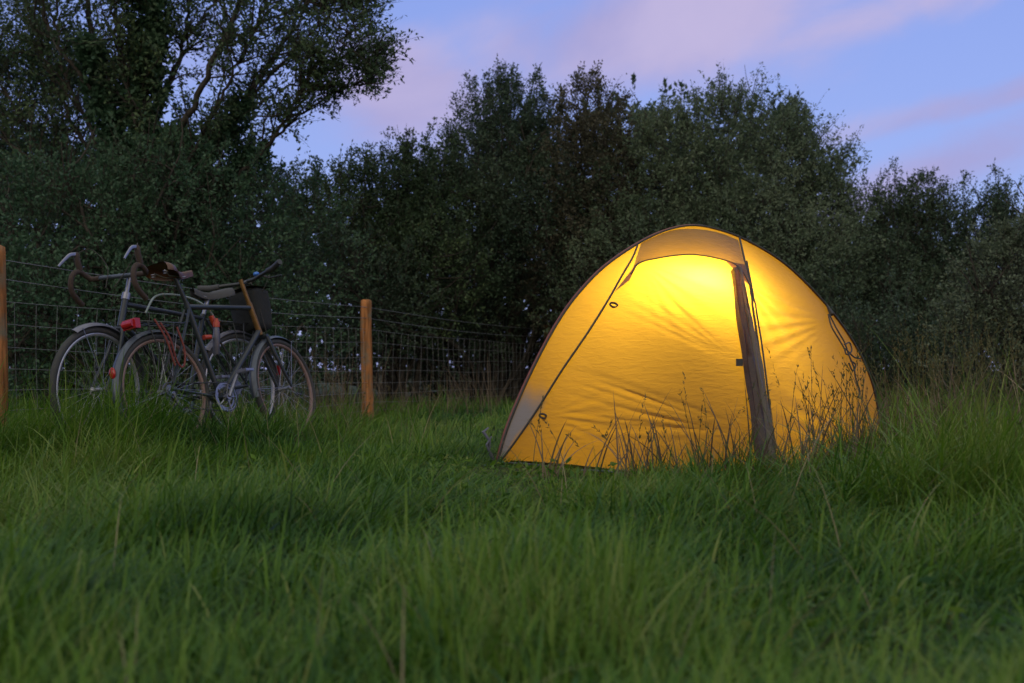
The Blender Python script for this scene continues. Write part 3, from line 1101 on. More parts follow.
def bush(name, label, cat, lobes, leafmat, seed, density=260, leaf=(0.05, 0.024), per=16, twig=(0.18, 0.42),
         base=None, stems=5, shoots=0, shoot_len=(0.4, 0.9), group=None, up=0.45, ragged=0.16, inner=0.45, trunk_r=0.06):
    """lobes: (x, y, z, rx, ry, rz). Twigs carrying leaves fill the outer shell of every lobe and, more thinly, its inside."""
    r = np.random.default_rng(seed)
    bx = np.mean([l[0] for l in lobes]) if base is None else base[0]
    by = np.mean([l[1] for l in lobes]) if base is None else base[1]
    root = thing(name, label, cat, (bx, by, 0), group)
    O = np.array([bx, by, 0.0])
    w = Wood()
    PB, PD, PL = [], [], []
    for (x, y, z, rx, ry, rz) in lobes:
        area = 4 * PI * ((rx * ry) ** 1.6 / 3 + (rx * rz) ** 1.6 / 3 + (ry * rz) ** 1.6 / 3) ** (1 / 1.6)
        n = int(area * density / 10 * DM)
        d = norm(r.normal(0, 1, (n, 3)))
        flip = (d[:, 1] > 0.25) & (r.uniform(0, 1, n) < 0.65)
        d[flip, 1] *= -1
        rag = 1 + ragged * (np.sin(d[:, 0] * 5 + seed) * np.sin(d[:, 2] * 6 + seed * 2) + np.sin(d[:, 1] * 9 + d[:, 0] * 7 + seed) * 0.6)
        rad = np.where(r.uniform(0, 1, n) < inner, r.uniform(0.35, 0.9, n), r.normal(0.93, 0.09, n)) * rag
        p = np.array([x, y, z]) + d * rad[:, None] * np.array([rx, ry, rz])
        nn = norm(d / np.array([rx, ry, rz]))
        dd = norm(nn * 0.75 + np.array([0, 0, up]) + r.normal(0, 0.5, (n, 3)))
        ok = p[:, 2] > 0.1
        PB.append(p[ok])
        PD.append(dd[ok])
        PL.append(r.uniform(twig[0], twig[1], ok.sum()))
        # limbs to the lobe
        c = np.array([x, y, z])
        for s_ in range(stems):
            st = np.array([bx + r.normal(0, 0.15), by + r.normal(0, 0.15), -0.05])
            tip = c + norm(r.normal(0, 1, (1, 3)))[0] * np.array([rx, ry, rz]) * 0.75 + np.array([0, -0.15 * ry, 0.2 * rz])
            tip[2] = max(tip[2], 0.4)
            m1 = st * 0.6 + tip * 0.4 + r.normal(0, 0.12, 3)
            m2 = st * 0.25 + tip * 0.75 + r.normal(0, 0.14, 3)
            m1[2] += 0.1 * tip[2]
            w.limb(catmull([st - O, m1 - O, m2 - O, tip - O], 12), trunk_r * r.uniform(0.5, 1), 0.008, 6)
            for q in range(5):
                t0 = m2 * (q / 5) + tip * (1 - q / 5)
                t1 = t0 + norm(r.normal(0, 1, (1, 3)))[0] * 0.6 * min(rx, rz) + np.array([0, 0, 0.15])
                w.limb(catmull([t0 - O, (t0 + t1) / 2 + r.normal(0, 0.05, 3) - O, t1 - O], 6), 0.012, 0.004, 4)
    B_ = np.concatenate(PB)
    D_ = np.concatenate(PD)
    L_ = np.concatenate(PL)
    if shoots:
        # long leading shoots over the top outline
        tops = []
        for _ in range(shoots):
            x, y, z, rx, ry, rz = lobes[r.integers(len(lobes))]
            a = r.uniform(0, 2 * PI)
            e = r.uniform(0.15, 1.0)
            d = np.array([math.cos(a) * math.cos(e * PI / 2), math.sin(a) * math.cos(e * PI / 2) * 0.6, math.sin(e * PI / 2)])
            tops.append((np.array([x, y, z]) + d * 0.9 * np.array([rx, ry, rz]), norm((d * 0.45 + np.array([0, 0, 0.9]) + r.normal(0, 0.22, 3))[None])[0]))
        sb = np.array([t[0] for t in tops])
        sdv = np.array([t[1] for t in tops])
        sl_ = r.uniform(*shoot_len, shoots)
        w.sticks(sb - O, sb + sdv * sl_[:, None] - O, 0.006)
        # each shoot carries side twigs
        k = 7
        ti = np.repeat(np.arange(shoots), k)
        t = r.uniform(0.0, 0.95, len(ti))
        sb2 = sb[ti] + sdv[ti] * (sl_[ti] * t)[:, None]
        sd2 = norm(sdv[ti] * 0.6 + r.normal(0, 0.5, (len(ti), 3)))
        B_ = np.concatenate([B_, sb2, sb])
        D_ = np.concatenate([D_, sd2, sdv])
        L_ = np.concatenate([L_, sl_[ti] * 0.38 * (1.15 - t), sl_])
    w.sticks(B_ - D_ * 0.05 - O, B_ + D_ * L_[:, None] * 0.9 - O, 0.0032)
    V_, F_, R_ = twig_leaves(B_ - O, D_, L_, per, leaf[0] * 0.82, leaf[1] * 0.82, r, spread=0.035, curve=0.0)
    w.build('trunk', root)
    arr_mesh('crown', V_, F_, leafmat, root, rnd=R_)
    return root, len(F_)


def lobe(px, py, d, rxp, rzp, ry=None):
    """lobe centred on a point of the view at depth d; radii given in the photo's pixels"""
    p = at(px, py, d)
    s = d / FPX
    return (p.x, p.y, p.z, rxp * s, (ry if ry else rxp * s * 0.75), rzp * s)


tot = 0


def B(*a, **k):
    global tot
    _, n = bush(*a, **k)
    tot += n


TG = 'trees and tall bushes behind the fence'
# the broad sallow in the middle
B('willow_tree', 'broad grey green willow with a domed crown, tallest tree directly behind the tent', 'tree',
  [lobe(720, 194, 14.5, 95, 92), lobe(790, 204, 15.0, 62, 78), lobe(660, 224, 14.0, 80, 100), lobe(745, 294, 13.6, 110, 95), lobe(640, 314, 13.2, 90, 90), lobe(820, 274, 14.5, 52, 95)],
  M['leaf_willow'], 1, density=215, leaf=(0.060, 0.026), per=15, shoots=190, shoot_len=(0.25, 0.62), group=TG)
B('holly_tree', 'narrow brownish dark tree whose top pokes up just left of the tent ridge', 'tree',
  [lobe(590, 123, 14.2, 36, 38), lobe(592, 193, 14.0, 52, 70), lobe(590, 278, 13.8, 62, 80)],
  M['leaf_brown'], 2, density=230, leaf=(0.055, 0.03), per=15, shoots=40, shoot_len=(0.15, 0.35), group=TG)
B('hawthorn_tree', 'dark bushy hawthorn with upright leafy shoots, left of the brownish tree', 'tree',
  [lobe(505, 136, 15.0, 56, 40), lobe(500, 196, 14.6, 80, 62), lobe(455, 246, 14.0, 70, 66), lobe(535, 241, 14.0, 66, 70)],
  M['leaf_dark'], 3, density=215, leaf=(0.055, 0.03), per=15, shoots=150, shoot_len=(0.25, 0.7), group=TG)
B('elder_bush', 'loose bush with open spiky top between the tall left tree and the hawthorn', 'bush',
  [lobe(405, 210, 14.0, 62, 42), lobe(350, 245, 13.5, 62, 58), lobe(420, 280, 13.4, 72, 62)],
  M['leaf_ash'], 4, density=200, leaf=(0.06, 0.032), per=14, shoots=130, shoot_len=(0.3, 0.75), group=TG)
B('blackthorn_hedge', 'dark low hedge running behind the fence netting, left of the tent', 'hedge',
  [lobe(340, 310, 12.6, 90, 62), lobe(440, 320, 14.4, 90, 66), lobe(530, 320, 16.0, 80, 78), lobe(580, 370, 16.2, 70, 50)],
  M['leaf_dark'], 5, density=190, leaf=(0.055, 0.03), per=14, shoots=30, group=TG, inner=0.5)
B('thorn_thicket', 'dark thicket with bare grey twigs right behind the bicycles', 'bush',
  [lobe(60, 250, 10.0, 110, 78), lobe(170, 235, 10.4, 110, 82), lobe(260, 250, 11.2, 90, 85), lobe(110, 335, 9.6, 120, 62), lobe(240, 335, 10.5, 100, 60), lobe(10, 330, 9.0, 90, 70)],
  M['leaf_ivy'], 6, density=170, leaf=(0.055, 0.030), per=14, shoots=60, shoot_len=(0.2, 0.5), group=TG, inner=0.5)
B('alder_tree', 'dark dense tree at the left edge below the tall ash branches', 'tree',
  [lobe(-10, 150, 12.0, 120, 90), lobe(60, 110, 12.5, 70, 60), lobe(-60, 40, 12.6, 110, 90), lobe(200, 190, 12.0, 75, 52)],
  M['leaf_ivy'], 16, density=150, leaf=(0.055, 0.03), per=13, shoots=80, shoot_len=(0.3, 0.7), group=TG)
B('hazel_bush', 'dark green bush with sharp upright shoots against the sky, right of the willow', 'bush',
  [lobe(885, 275, 15.5, 50, 62), lobe(930, 282, 15.2, 60, 62), lobe(1000, 282, 15.0, 70, 66), lobe(880, 340, 14.5, 70, 62)],
  M['leaf_dark'], 7, density=205, leaf=(0.058, 0.028), per=15, shoots=210, shoot_len=(0.35, 1.0), group=TG)
B('dogwood_bush', 'paler rounded bush at the right edge in front of the dark hedge', 'bush',
  [lobe(1010, 305, 10.0, 62, 58), lobe(1060, 290, 10.0, 70, 72), lobe(985, 350, 10.0, 45, 36)],
  M['leaf_pale'], 8, density=200, leaf=(0.048, 0.024), per=15, shoots=60, shoot_len=(0.15, 0.4), group=TG)
B('bramble_thicket', 'dark low bramble bank at the right behind the tent and tall grass', 'bush',
  [lobe(900, 365, 12.0, 80, 48), lobe(980, 370, 11.5, 80, 42), lobe(820, 370, 12.5, 70, 55), lobe(700, 380, 12.5, 90, 55)],
  M['leaf_dark'], 9, density=190, leaf=(0.055, 0.032), per=14, shoots=20, group=TG, inner=0.5)
# far hedge closing the view low down
B('far_hedge', 'darkest hedge at the back closing the gaps between the nearer trees', 'hedge',
  [lobe(x, 310, 18.0, 95, 85) for x in range(-60, 1140, 120)] + [lobe(x, y, 17.5, rx, rz) for x, y, rx, rz in ((520, 190, 75, 75), (640, 190, 85, 85), (750, 190, 85, 85), (400, 250, 60, 50), (880, 270, 60, 45), (100, 220, 130, 60), (250, 240, 90, 60), (0, 180, 90, 60))],
  M['leaf_dark'], 10, density=64, leaf=(0.13, 0.08), per=16, shoots=0, stems=2, group=TG, inner=0.6)

# --- the tall ash on the left, with visible limbs and ivy
ra = np.random.default_rng(77)
ash_base = at(168, 420, 11.0)
ash_base.z = 0
ash = thing('ash_tree', 'tall open ash tree on the left, ivied trunk and arching branches against the sky', 'tree', ash_base, TG)
AO = np.array(ash_base)
aw = Wood()
limbs = [
    ([(168, 420), (158, 320), (146, 220), (142, 130), (147, 50), (150, -40), (158, -160)], 0.15, 0.03, 0),
    ([(155, 280), (128, 190), (108, 110), (92, 40), (85, -50), (70, -160)], 0.09, 0.02, 0.2),
    ([(146, 200), (180, 130), (214, 62), (245, -10), (280, -110), (300, -190)], 0.07, 0.015, -0.2),
    ([(150, 230), (200, 165), (245, 100), (285, 40), (330, -30), (380, -120)], 0.07, 0.012, 0.3),
    ([(155, 265), (215, 195), (262, 150), (305, 112), (350, 86), (392, 76)], 0.055, 0.006, -0.1),
    ([(185, 180), (235, 120), (275, 70), (320, 25), (365, -5), (395, -15)], 0.05, 0.008, 0.1),
    ([(200, 200), (250, 165), (285, 120), (312, 70), (340, 40), (372, 22)], 0.045, 0.006, -0.3),
    ([(145, 235), (100, 170), (60, 100), (35, 30), (15, -50)], 0.06, 0.012, 0.4),
    ([(140, 265), (80, 215), (30, 160), (-30, 120), (-90, 90)], 0.055, 0.01, -0.3),
    ([(142, 150), (175, 70), (190, 0), (200, -100)], 0.05, 0.012, 0.5),
    ([(100, 100), (55, 40), (30, -30), (10, -120)], 0.04, 0.01, -0.3),
    ([(250, 110), (290, 85), (330, 60), (365, 55), (385, 62)], 0.02, 0.004, 0.0),
    ([(150, 200), (160, 110), (190, 40), (225, -20), (240, -100)], 0.04, 0.01, 0.3),
    ([(150, 240), (185, 170), (225, 90), (255, 30), (290, -60)], 0.045, 0.01, -0.4),
    ([(130, 230), (90, 130), (60, 60), (55, -20), (50, -120)], 0.045, 0.01, 0.3),
    ([(150, 180), (130, 100), (115, 30), (110, -60)], 0.04, 0.01, -0.3),
    ([(130, 270), (70, 190), (20, 120), (-20, 40), (-50, -40)], 0.045, 0.01, 0.3),
    ([(215, 60), (250, 30), (300, 8), (350, -2), (385, 0)], 0.025, 0.005, 0.15),
]
tb, td, tl = [], [], []
for P, ra0, rb0, dz in limbs:
    pts = [np.array(at(x, y, 11.0 + dz * i / 2 + ra.normal(0, 0.05))) for i, (x, y) in enumerate(P)]
    cv = catmull(pts, 40)
    cv[1:-1] += ra.normal(0, 0.012, cv[1:-1].shape)
    aw.limb([c - AO for c in cv], ra0 * 0.6, rb0 * 0.6, 8)
    trunk = ra0 > 0.1
    n = 30
    for s_ in range(n):
        i = int(ra.uniform(12 if not trunk else 22, 37))
        tg_ = cv[min(i + 1, 39)] - cv[i - 1]
        tg_ /= np.linalg.norm(tg_)
        d = norm((tg_ * 0.75 + ra.normal(0, 0.5, 3) * np.array([1, 1.0, 1]) + np.array([0.06, 0, 0.15]))[None])[0]
        Lb = ra.uniform(0.3, 0.95) * (1.15 - i / 45)
        p0 = cv[i]
        p1 = p0 + d * Lb * 0.5 + ra.normal(0, 0.05, 3)
        p2 = p1 + (d + np.array([0.12, 0, -0.02]) + ra.normal(0, 0.15, 3)) * Lb * 0.5
        bc = catmull([p0, p1, p2], 10)
        aw.limb([c - AO for c in bc], 0.012, 0.004, 4)
        for q in range(9):
            t0 = bc[ra.integers(2, 10)]
            dd = norm((d * 0.7 + ra.normal(0, 0.55, 3))[None])[0]
            tb.append(t0)
            td.append(dd)
            tl.append(ra.uniform(0.12, 0.38))
tb = np.array(tb)
td = np.array(td)
tl = np.array(tl)
aw.sticks(tb - AO, tb + td * tl[:, None] - AO, 0.0035)
aw.build('trunk', ash)
V_, F_, R_ = twig_leaves(tb - AO, td, tl, 8, 0.058, 0.025, ra, 0.035, 0.0)
arr_mesh('crown', V_, F_, M['leaf_ash'], ash, rnd=R_)
# ivy
ib, idr = [], []
for P, rad, n in ((limbs[0][0][:6], 0.30, 1500), (limbs[1][0][:4], 0.22, 700), (limbs[2][0][:2], 0.22, 240), (limbs[3][0][:3], 0.2, 420), (limbs[4][0][:3], 0.2, 300)):
    cv = catmull([np.array(at(x, y, 11.0)) for x, y in P], 80)
    i = ra.integers(0, 80, n)
    d = ra.normal(0, 1, (n, 3))
    d[:, 2] *= 0.5
    d = norm(d)
    lump = 0.7 + 0.5 * np.sin(i * 0.35) * np.sin(i * 0.13 + 1)
    ib.append(cv[i] + d * (rad * 0.6 * ra.uniform(0.3, 1.0, n) * lump)[:, None])
    idr.append(norm(d + np.array([0, 0, -0.1])))
ib = np.concatenate(ib)
idr = np.concatenate(idr)
V_, F_, R_ = twig_leaves(ib - AO, idr, np.full(len(ib), 0.12), 14, 0.06, 0.045, ra, 0.04, 0)
arr_mesh('ivy', V_, F_, M['leaf_ivy'], ash, rnd=R_)
print('leaves', tot)

# dead stalks and bramble stems by the fence foot
r3 = np.random.default_rng(5)
dp = []
for (cx, cy, n, sx, sy, h0, h1) in ((-0.9, 9.9, 240, 0.8, 0.5, 0.25, 0.65), (-1.75, 9.2, 150, 0.5, 0.4, 0.3, 0.85), (0.0, 11.3, 90, 0.7, 0.5, 0.2, 0.5), (-2.6, 7.4, 110, 0.4, 0.8, 0.25, 0.6)):
    x = cx + r3.uniform(-sx, sx, n)
    y = cy + r3.uniform(-sy, sy, n)
    V_, F_, kk, _ = blades(x, y, gz(x, y), r3.uniform(h0, h1, n), r3.uniform(0.003, 0.007, n), np.abs(r3.normal(0.5, 0.4, n)), r3.uniform(0, 6.28, n), 5, r3, 3)
    dp.append((V_, F_, np.repeat(r3.uniform(0, 1, n), kk)))
Vd, Fd, Rd = combine(dp)
tag(arr_mesh('dead_stalks', Vd, Fd, M['deadbrown'], rnd=Rd), 'brown dead stalks and old bramble along the foot of the fence', 'undergrowth', kind='stuff')

# ------------------------------------------------------------------ fence
post_xy = [(-4.07, 1.10), (-2.70, 5.2), (-1.345, 9.24), (0.52, 14.4), (2.3, 19.5)]
fence = thing('wire_fence', 'stock fence of orange brown timber posts, plain top wires and square netting', 'fence', (-1.345, 9.24, 0))
FO = Vector((-1.345, 9.24, 0))
for i, (x, y) in enumerate(post_xy):
    if i in (0, 4):
        continue
    o = Vector((x, y, 0)) - FO
    h = 1.105
    tw = [0.0, 0.02, 0.4, 0.8, 1.06, 1.095, h]
    rr_ = [0.056, 0.056, 0.055, 0.053, 0.052, 0.050, 0.030]
    mb = MB()
    mb.tube([o + Vector((0.012 * math.sin(t * 3 + i), 0, t - (0.15 if k == 0 else 0))) for k, t in enumerate(tw)], rr_, 14)
    po = mb.build('fence_post', M['post'], fence, auto=60)
    for hz in (1.03, 0.93, 0.80, 0.52, 0.25):
        pp = o + Vector((-0.02, -0.055, hz))
        st = MB()
        st.tube([pp + Vector((-0.01, 0, 0)), pp + Vector((0, -0.008, 0)), pp + Vector((0.01, 0, 0))], 0.002, 4)
        st.build('staple', M['wire'], po)
for hz in (1.03, 0.93):
    mb = MB()
    pts = []
    for a_, b_ in zip(post_xy[:-1], post_xy[1:]):
        for k in range(10):
            t = k / 10
            pts.append(Vector((a_[0] + (b_[0] - a_[0]) * t, a_[1] + (b_[1] - a_[1]) * t - 0.06, hz - 0.03 * math.sin(PI * t) * (1 + 0.4 * (hz < 1)))) - FO)
    mb.tube(pts, 0.0026, 5)
    mb.build('wire', M['wire'], fence)
net = MB()
hs = [0.82, 0.70, 0.57, 0.45, 0.34, 0.24, 0.15, 0.07]


def fp(s):
    """point along the fence, s in metres from the first post"""
    for a_, b_ in zip(post_xy[:-1], post_xy[1:]):
        L = math.hypot(b_[0] - a_[0], b_[1] - a_[1])
        if s <= L:
            t = s / L
            return a_[0] + (b_[0] - a_[0]) * t, a_[1] + (b_[1] - a_[1]) * t - 0.062, t
        s -= L
    return post_xy[-1][0], post_xy[-1][1] - 0.06, 1.0


total = sum(math.hypot(b_[0] - a_[0], b_[1] - a_[1]) for a_, b_ in zip(post_xy[:-1], post_xy[1:]))
S_ = np.arange(0, total, 0.15)


def netp(s, h):
    x, y, t = fp(s)
    return Vector((x + 0.012 * math.sin(s * 3.1 + h * 4), y, h - 0.02 * math.sin(PI * t) + 0.008 * math.sin(s * 2.3 + h * 9))) - FO


for h in hs:
    net.tube([netp(s, h) for s in S_], 0.0017, 4)
for s in S_:
    net.tube([netp(s, h) for h in hs], 0.0014, 4)
net.build('wire_netting', M['wire'], fence)

# ------------------------------------------------------------------ bicycles


def bike_root(name, label, rear, front_, lean, cat='bicycle'):
    o = thing(name, label, cat, (rear[0], rear[1], 0.0), 'bicycles leaning by the fence')
    yaw = math.atan2(front_[1] - rear[1], front_[0] - rear[0])
    o.rotation_mode = 'XYZ'
    Mx = Matrix.Rotation(yaw, 4, 'Z') @ Matrix.Rotation(lean, 4, 'X')
    o.rotation_euler = Mx.to_euler('XYZ')
    return o


def steer_fn(hub, top, ang):
    ax = (Vector(top) - Vector(hub))
    ax.normalize()
    Q = Matrix.Translation(Vector(top)) @ Matrix.Rotation(ang, 4, ax) @ Matrix.Translation(-Vector(top))
    return lambda p: Q @ Vector(p)


def make_wheel(root, hub, rad, rimmat, st=lambda p: Vector(p), n=32, tyre_r=0.019):
    ax = (st((hub[0], 1, hub[2])) - st((hub[0], 0, hub[2]))).normalized()
    c = st(hub)
    a = Vector((0, 0, 1))
    a = (a - ax * a.dot(ax)).normalized()
    b = ax.cross(a)

    def P(t, r_, off=0.0):
        return c + (a * math.cos(t) + b * math.sin(t)) * r_ + ax * off
    wm = MB()
    wm.tube([c - ax * 0.05, c - ax * 0.045, c - ax * 0.03, c + ax * 0.03, c + ax * 0.045, c + ax * 0.05], [0.008, 0.018, 0.012, 0.012, 0.018, 0.008], 10)
    for k in range(n):
        s = 1 if k % 2 else -1
        t = 2 * PI * k / n
        t2 = t + (0.45 if (k // 2) % 2 else -0.45)
        wm.tube([P(t2, 0.022, 0.032 * s), P(t, rad - 0.045, 0.004 * s)], 0.0011, 3, cap=False)
    w = wm.build('wheel', M['spoke'], root)
    rm = MB()
    N = 56
    rm.tube([P(2 * PI * k / N, rad - 0.040) for k in range(N)], 0.0125, 8, closed=True)
    rm.build('rim', rimmat, w)
    ty = MB()
    ty.tube([P(2 * PI * k / N, rad - tyre_r) for k in range(N)], tyre_r, 10, closed=True)
    ty.build('tyre', M['rubber'], w)
    return w


def mudguard(root, hub, rad, a0, a1, mat, st=lambda p: Vector(p), wid=0.055):
    rows_ = []
    for k in range(40):
        t = R(a0 + (a1 - a0) * k / 39)
        row = []
        for j in range(9):
            s = j / 8 * 2 - 1
            rr = rad + 0.022 - 0.018 * s * s
            row.append(st((hub[0] + rr * math.cos(t), s * wid / 2, hub[2] + rr * math.sin(t))))
        rows_.append(row)
    mb = MB()
    mb.grid(rows_)
    inner = [[p + (st(hub) - p).normalized() * 0.002 for p in r_] for r_ in rows_]
    mb.grid(inner)
    g_ = mb.build('mudguard', mat, root, auto=60)
    sm = MB()
    for tt in (a0 + (a1 - a0) * 0.06, a0 + (a1 - a0) * 0.94):
        t = R(tt)
        for s in (-1, 1):
            sm.tube([st((hub[0] + (rad + 0.012) * math.cos(t), s * wid / 2, hub[2] + (rad + 0.012) * math.sin(t))), st((hub[0], s * 0.05, hub[2]))], 0.002, 5)
    sm.build('stay', M['alloy'], g_)
    return g_


def saddle(root, x, z, mat, tilt=0.0, L=0.275, Wd=0.17):
    rows_ = []
    for k in range(22):
        t = k / 21                       # 0 rear .. 1 nose
        hw = Wd / 2 * (1 - sstep(np.array(t), 0.12, 0.72)) + 0.021
        if t < 0.1:
            hw *= 0.86 + 1.4 * t
        cz = 0.012 * math.cos(t * 5.5) + 0.014 * (1 - t) ** 3
        row = []
        for j in range(13):
            s = j / 12 * 2 - 1
            y_ = hw * math.sin(s * PI / 2)
            dz = -0.012 * s * s - 0.045 * max(0, abs(s) - 0.55) ** 1.2 * 2.2 * (0.6 + 0.4 * (1 - t))
            row.append(Vector((x - 0.13 + L * t, y_, z + cz + dz + tilt * (t - 0.5))))
        rows_.append(row)
    mb = MB()
    mb.grid(rows_)
    mb.grid([[p - Vector((0, 0, 0.006)) for p in r_] for r_ in rows_])
    s = mb.build('saddle', mat, root, auto=70)
    rl = MB()
    for sy in (-1, 1):
        rl.tube([(x - 0.11, sy * 0.045, z - 0.02), (x - 0.06, sy * 0.022, z - 0.045), (x + 0.05, sy * 0.022, z - 0.045), (x + 0.12, sy * 0.008, z - 0.02)], 0.0035, 6)
    for sy in (-1, 1):          # rear coil springs
        rl.tube([(x - 0.11 + 0.013 * math.cos(a_), sy * 0.05 + 0.013 * math.sin(a_), z - 0.022 - a_ * 0.0022) for a_ in np.linspace(0, 6 * PI * 0.6, 30)], 0.002, 4)
    rl.build('saddle_rails', M['alloy'], s)
    return s


def drivetrain(root, bb, hub, side=-1, ang=50):
    cr = MB()
    y = side * 0.05
    for rr, w_ in ((0.092, 0.003), (0.075, 0.003)):
        yy_ = y if rr > 0.08 else y - side * 0.009
        cr.disc((bb[0], yy_, bb[2]), (0, 1, 0), rr, w_, 40, rr - 0.014)
    for k in range(5):
        t = 2 * PI * k / 5
        cr.tube([(bb[0], y, bb[2]), (bb[0] + 0.08 * math.cos(t), y, bb[2] + 0.08 * math.sin(t))], 0.005, 5)
    cr.tube([(bb[0], -0.07, bb[2]), (bb[0], 0.07, bb[2])], 0.018, 10)
    a_ = R(ang)
    for s, sg in ((side, 1), (-side, -1)):
        p0 = Vector((bb[0], s * 0.07, bb[2]))
        p1 = p0 + Vector((math.cos(a_), 0, math.sin(a_))) * 0.17 * sg + Vector((0, s * 0.01, 0))
        cr.tube([p0, p1], [0.012, 0.009], 8)
    c = cr.build('crankset', M['alloy'], root)
    for s, sg in ((side, 1), (-side, -1)):
        p1 = Vector((bb[0], s * 0.08, bb[2])) + Vector((math.cos(a_), 0, math.sin(a_))) * 0.17 * sg
        pd_ = MB()
        pc = p1 + Vector((0, s * 0.055, 0))
        pd_.tube([p1, p1 + Vector((0, s * 0.10, 0))], 0.006, 6)
        for o_ in (-0.03, 0.03):
            pd_.box(pc + Vector((o_, 0, 0)), (0.006, 0.085, 0.018))
        for o_ in (-0.042, 0.042):
            pd_.box(pc + Vector((0, o_, 0)), (0.066, 0.004, 0.014))
        pd_.build('pedal', M['alloy'], c)
    ch = MB()
    pts = []
    for t in np.linspace(-PI / 2, PI / 2, 10):
        pts.append((bb[0] + 0.088 * math.cos(t), y, bb[2] + 0.088 * math.sin(t)))
    for t in np.linspace(PI / 2, 1.5 * PI, 8):
        pts.append((hub[0] + 0.038 * math.cos(t), side * 0.045, hub[2] + 0.038 * math.sin(t)))
    pts += [(hub[0] + 0.03, side * 0.045, hub[2] - 0.07), (hub[0] + 0.06, side * 0.045, hub[2] - 0.10)]
    ch.tube(pts, 0.0042, 5, closed=True)
    ch.build('chain', M['plastic_black'], root)
    cs = MB()
    for k in range(6):
        cs.disc((hub[0], side * (0.035 + 0.004 * k), hub[2]), (0, 1, 0), 0.048 - 0.005 * k, 0.002, 24, 0.012)
    cs.build('sprockets', M['alloy'], root)
    dr = MB()
    dr.tube([(hub[0] + 0.01, side * 0.055, hub[2] - 0.02), (hub[0] + 0.03, side * 0.055, hub[2] - 0.07), (hub[0] + 0.06, side * 0.055, hub[2] - 0.11)], 0.008, 6)
    dr.build('derailleur', M['alloy'], root)


def rack(root, hub, z, x0, x1, mat, rad=None):
    r_ = MB()
    for s in (-1, 1):
        r_.tube([(x1, s * 0.02, z), (x1 - 0.05, s * 0.05, z), (x0 + 0.03, s * 0.05, z), (x0, s * 0.03, z)], 0.005, 6)
        for xx in (x0 + 0.05, x0 + 0.15, x0 + 0.24):
            r_.tube([(xx, s * 0.052, z), (hub[0] + 0.01, s * 0.065, hub[2] + 0.03)], 0.004, 6)
        r_.tube([(x1 - 0.04, s * 0.045, z), (x1 + 0.06, s * 0.02, z + 0.02)], 0.004, 5)
    r_.tube([(x0, 0.03, z), (x0, -0.03, z)], 0.005, 6)
    for k in range(4):
        xx = x0 + 0.05 + (x1 - x0 - 0.1) * k / 3
        r_.tube([(xx, -0.05, z), (xx, 0.05, z)], 0.004, 5)
    r_.tube([(x0, 0, z), (x1, 0, z)], 0.004, 5)
    return r_.build('pannier_rack', mat, root)


# ---- near bicycle: flat bars, faces right
rearA, frontA = (-1.905, 5.60), (-1.43, 6.50)
WBA = math.hypot(rearA[0] - frontA[0], rearA[1] - frontA[1])
ra_ = 0.335
bA = bike_root('bicycle', 'nearer touring bicycle facing right, flat handlebar with black bag, brown leather saddle', rearA, frontA, R(-11))
hubR = (0, 0, ra_)
hubF = (WBA, 0, ra_)
bbA = (0.425, 0, 0.285)
seatT = (0.252, 0, 0.865)
headT = (WBA - 0.228, 0, 0.895)
headB = (WBA - 0.168, 0, 0.70)
stA = steer_fn(hubF, headT, R(7))
fr = MB()
fr.tube([bbA, seatT], 0.0165, 12)
fr.tube([(seatT[0] + 0.008, 0, seatT[2] - 0.025), (headT[0] + 0.01, 0, headT[2] - 0.03)], 0.0165, 12)
fr.tube([bbA, (headB[0], 0, headB[2] + 0.02)], 0.018, 12)
MB().tube([(headB[0] + 0.004, 0, headB[2] - 0.01), (headT[0], 0, headT[2])], 0.019, 12).build('head_tube', M['brass'], bA)
for s in (-1, 1):
    fr.tube([(bbA[0] - 0.03, s * 0.03, bbA[2]), (0.02, s * 0.06, ra_), (0, s * 0.062, ra_)], 0.009, 8)
    fr.tube([(seatT[0], s * 0.02, seatT[2] - 0.04), (0, s * 0.062, ra_)], 0.008, 8)
fr.tube([(bbA[0], -0.035, bbA[2]), (bbA[0], 0.035, bbA[2])], 0.022, 12)
fr.build('frame', M['steel_grey'], bA)
fk = MB()
for s in (-1, 1):
    fk.tube([stA((headB[0] + 0.02, s * 0.035, headB[2] - 0.03)), stA((headB[0] + 0.055, s * 0.045, headB[2] - 0.14)), stA((WBA - 0.035, s * 0.05, ra_ + 0.07)), stA((WBA, s * 0.052, ra_))], [0.014, 0.013, 0.010, 0.008], 8)
fk.tube([stA((headB[0] + 0.02, -0.04, headB[2] - 0.025)), stA((headB[0] + 0.02, 0.04, headB[2] - 0.025))], 0.014, 8)
fk.build('fork', M['steel_grey'], bA)
make_wheel(bA, hubR, ra_, M['tanwall'])
make_wheel(bA, hubF, ra_, M['tanwall'], stA)
mg = mudguard(bA, hubR, ra_, 62, 205, M['guard_grey'])
mudguard(bA, hubF, ra_, 60, 190, M['guard_grey'], stA)
saddle(bA, 0.185, 1.06, M['leather'], L=0.262)
MB().tube([(0.254, 0, 0.855), (0.192, 0, 1.01)], 0.0135, 10).build('seat_post', M['steel_black'], bA)
up = (Vector(headT) - Vector(headB)).normalized()
t0 = Vector(headT)
MB().tube([stA(t0 - up * 0.02), stA(t0 + up * 0.16)], 0.0145, 10).build('steerer', M['brass'], bA)
tt = t0 + up * 0.13
MB().tube([stA(tt), stA(tt + Vector((0.05, 0, 0.015)))], 0.015, 10).build('stem', M['steel_black'], bA)
hc = tt + Vector((0.05, 0, 0.02))
hb = MB()
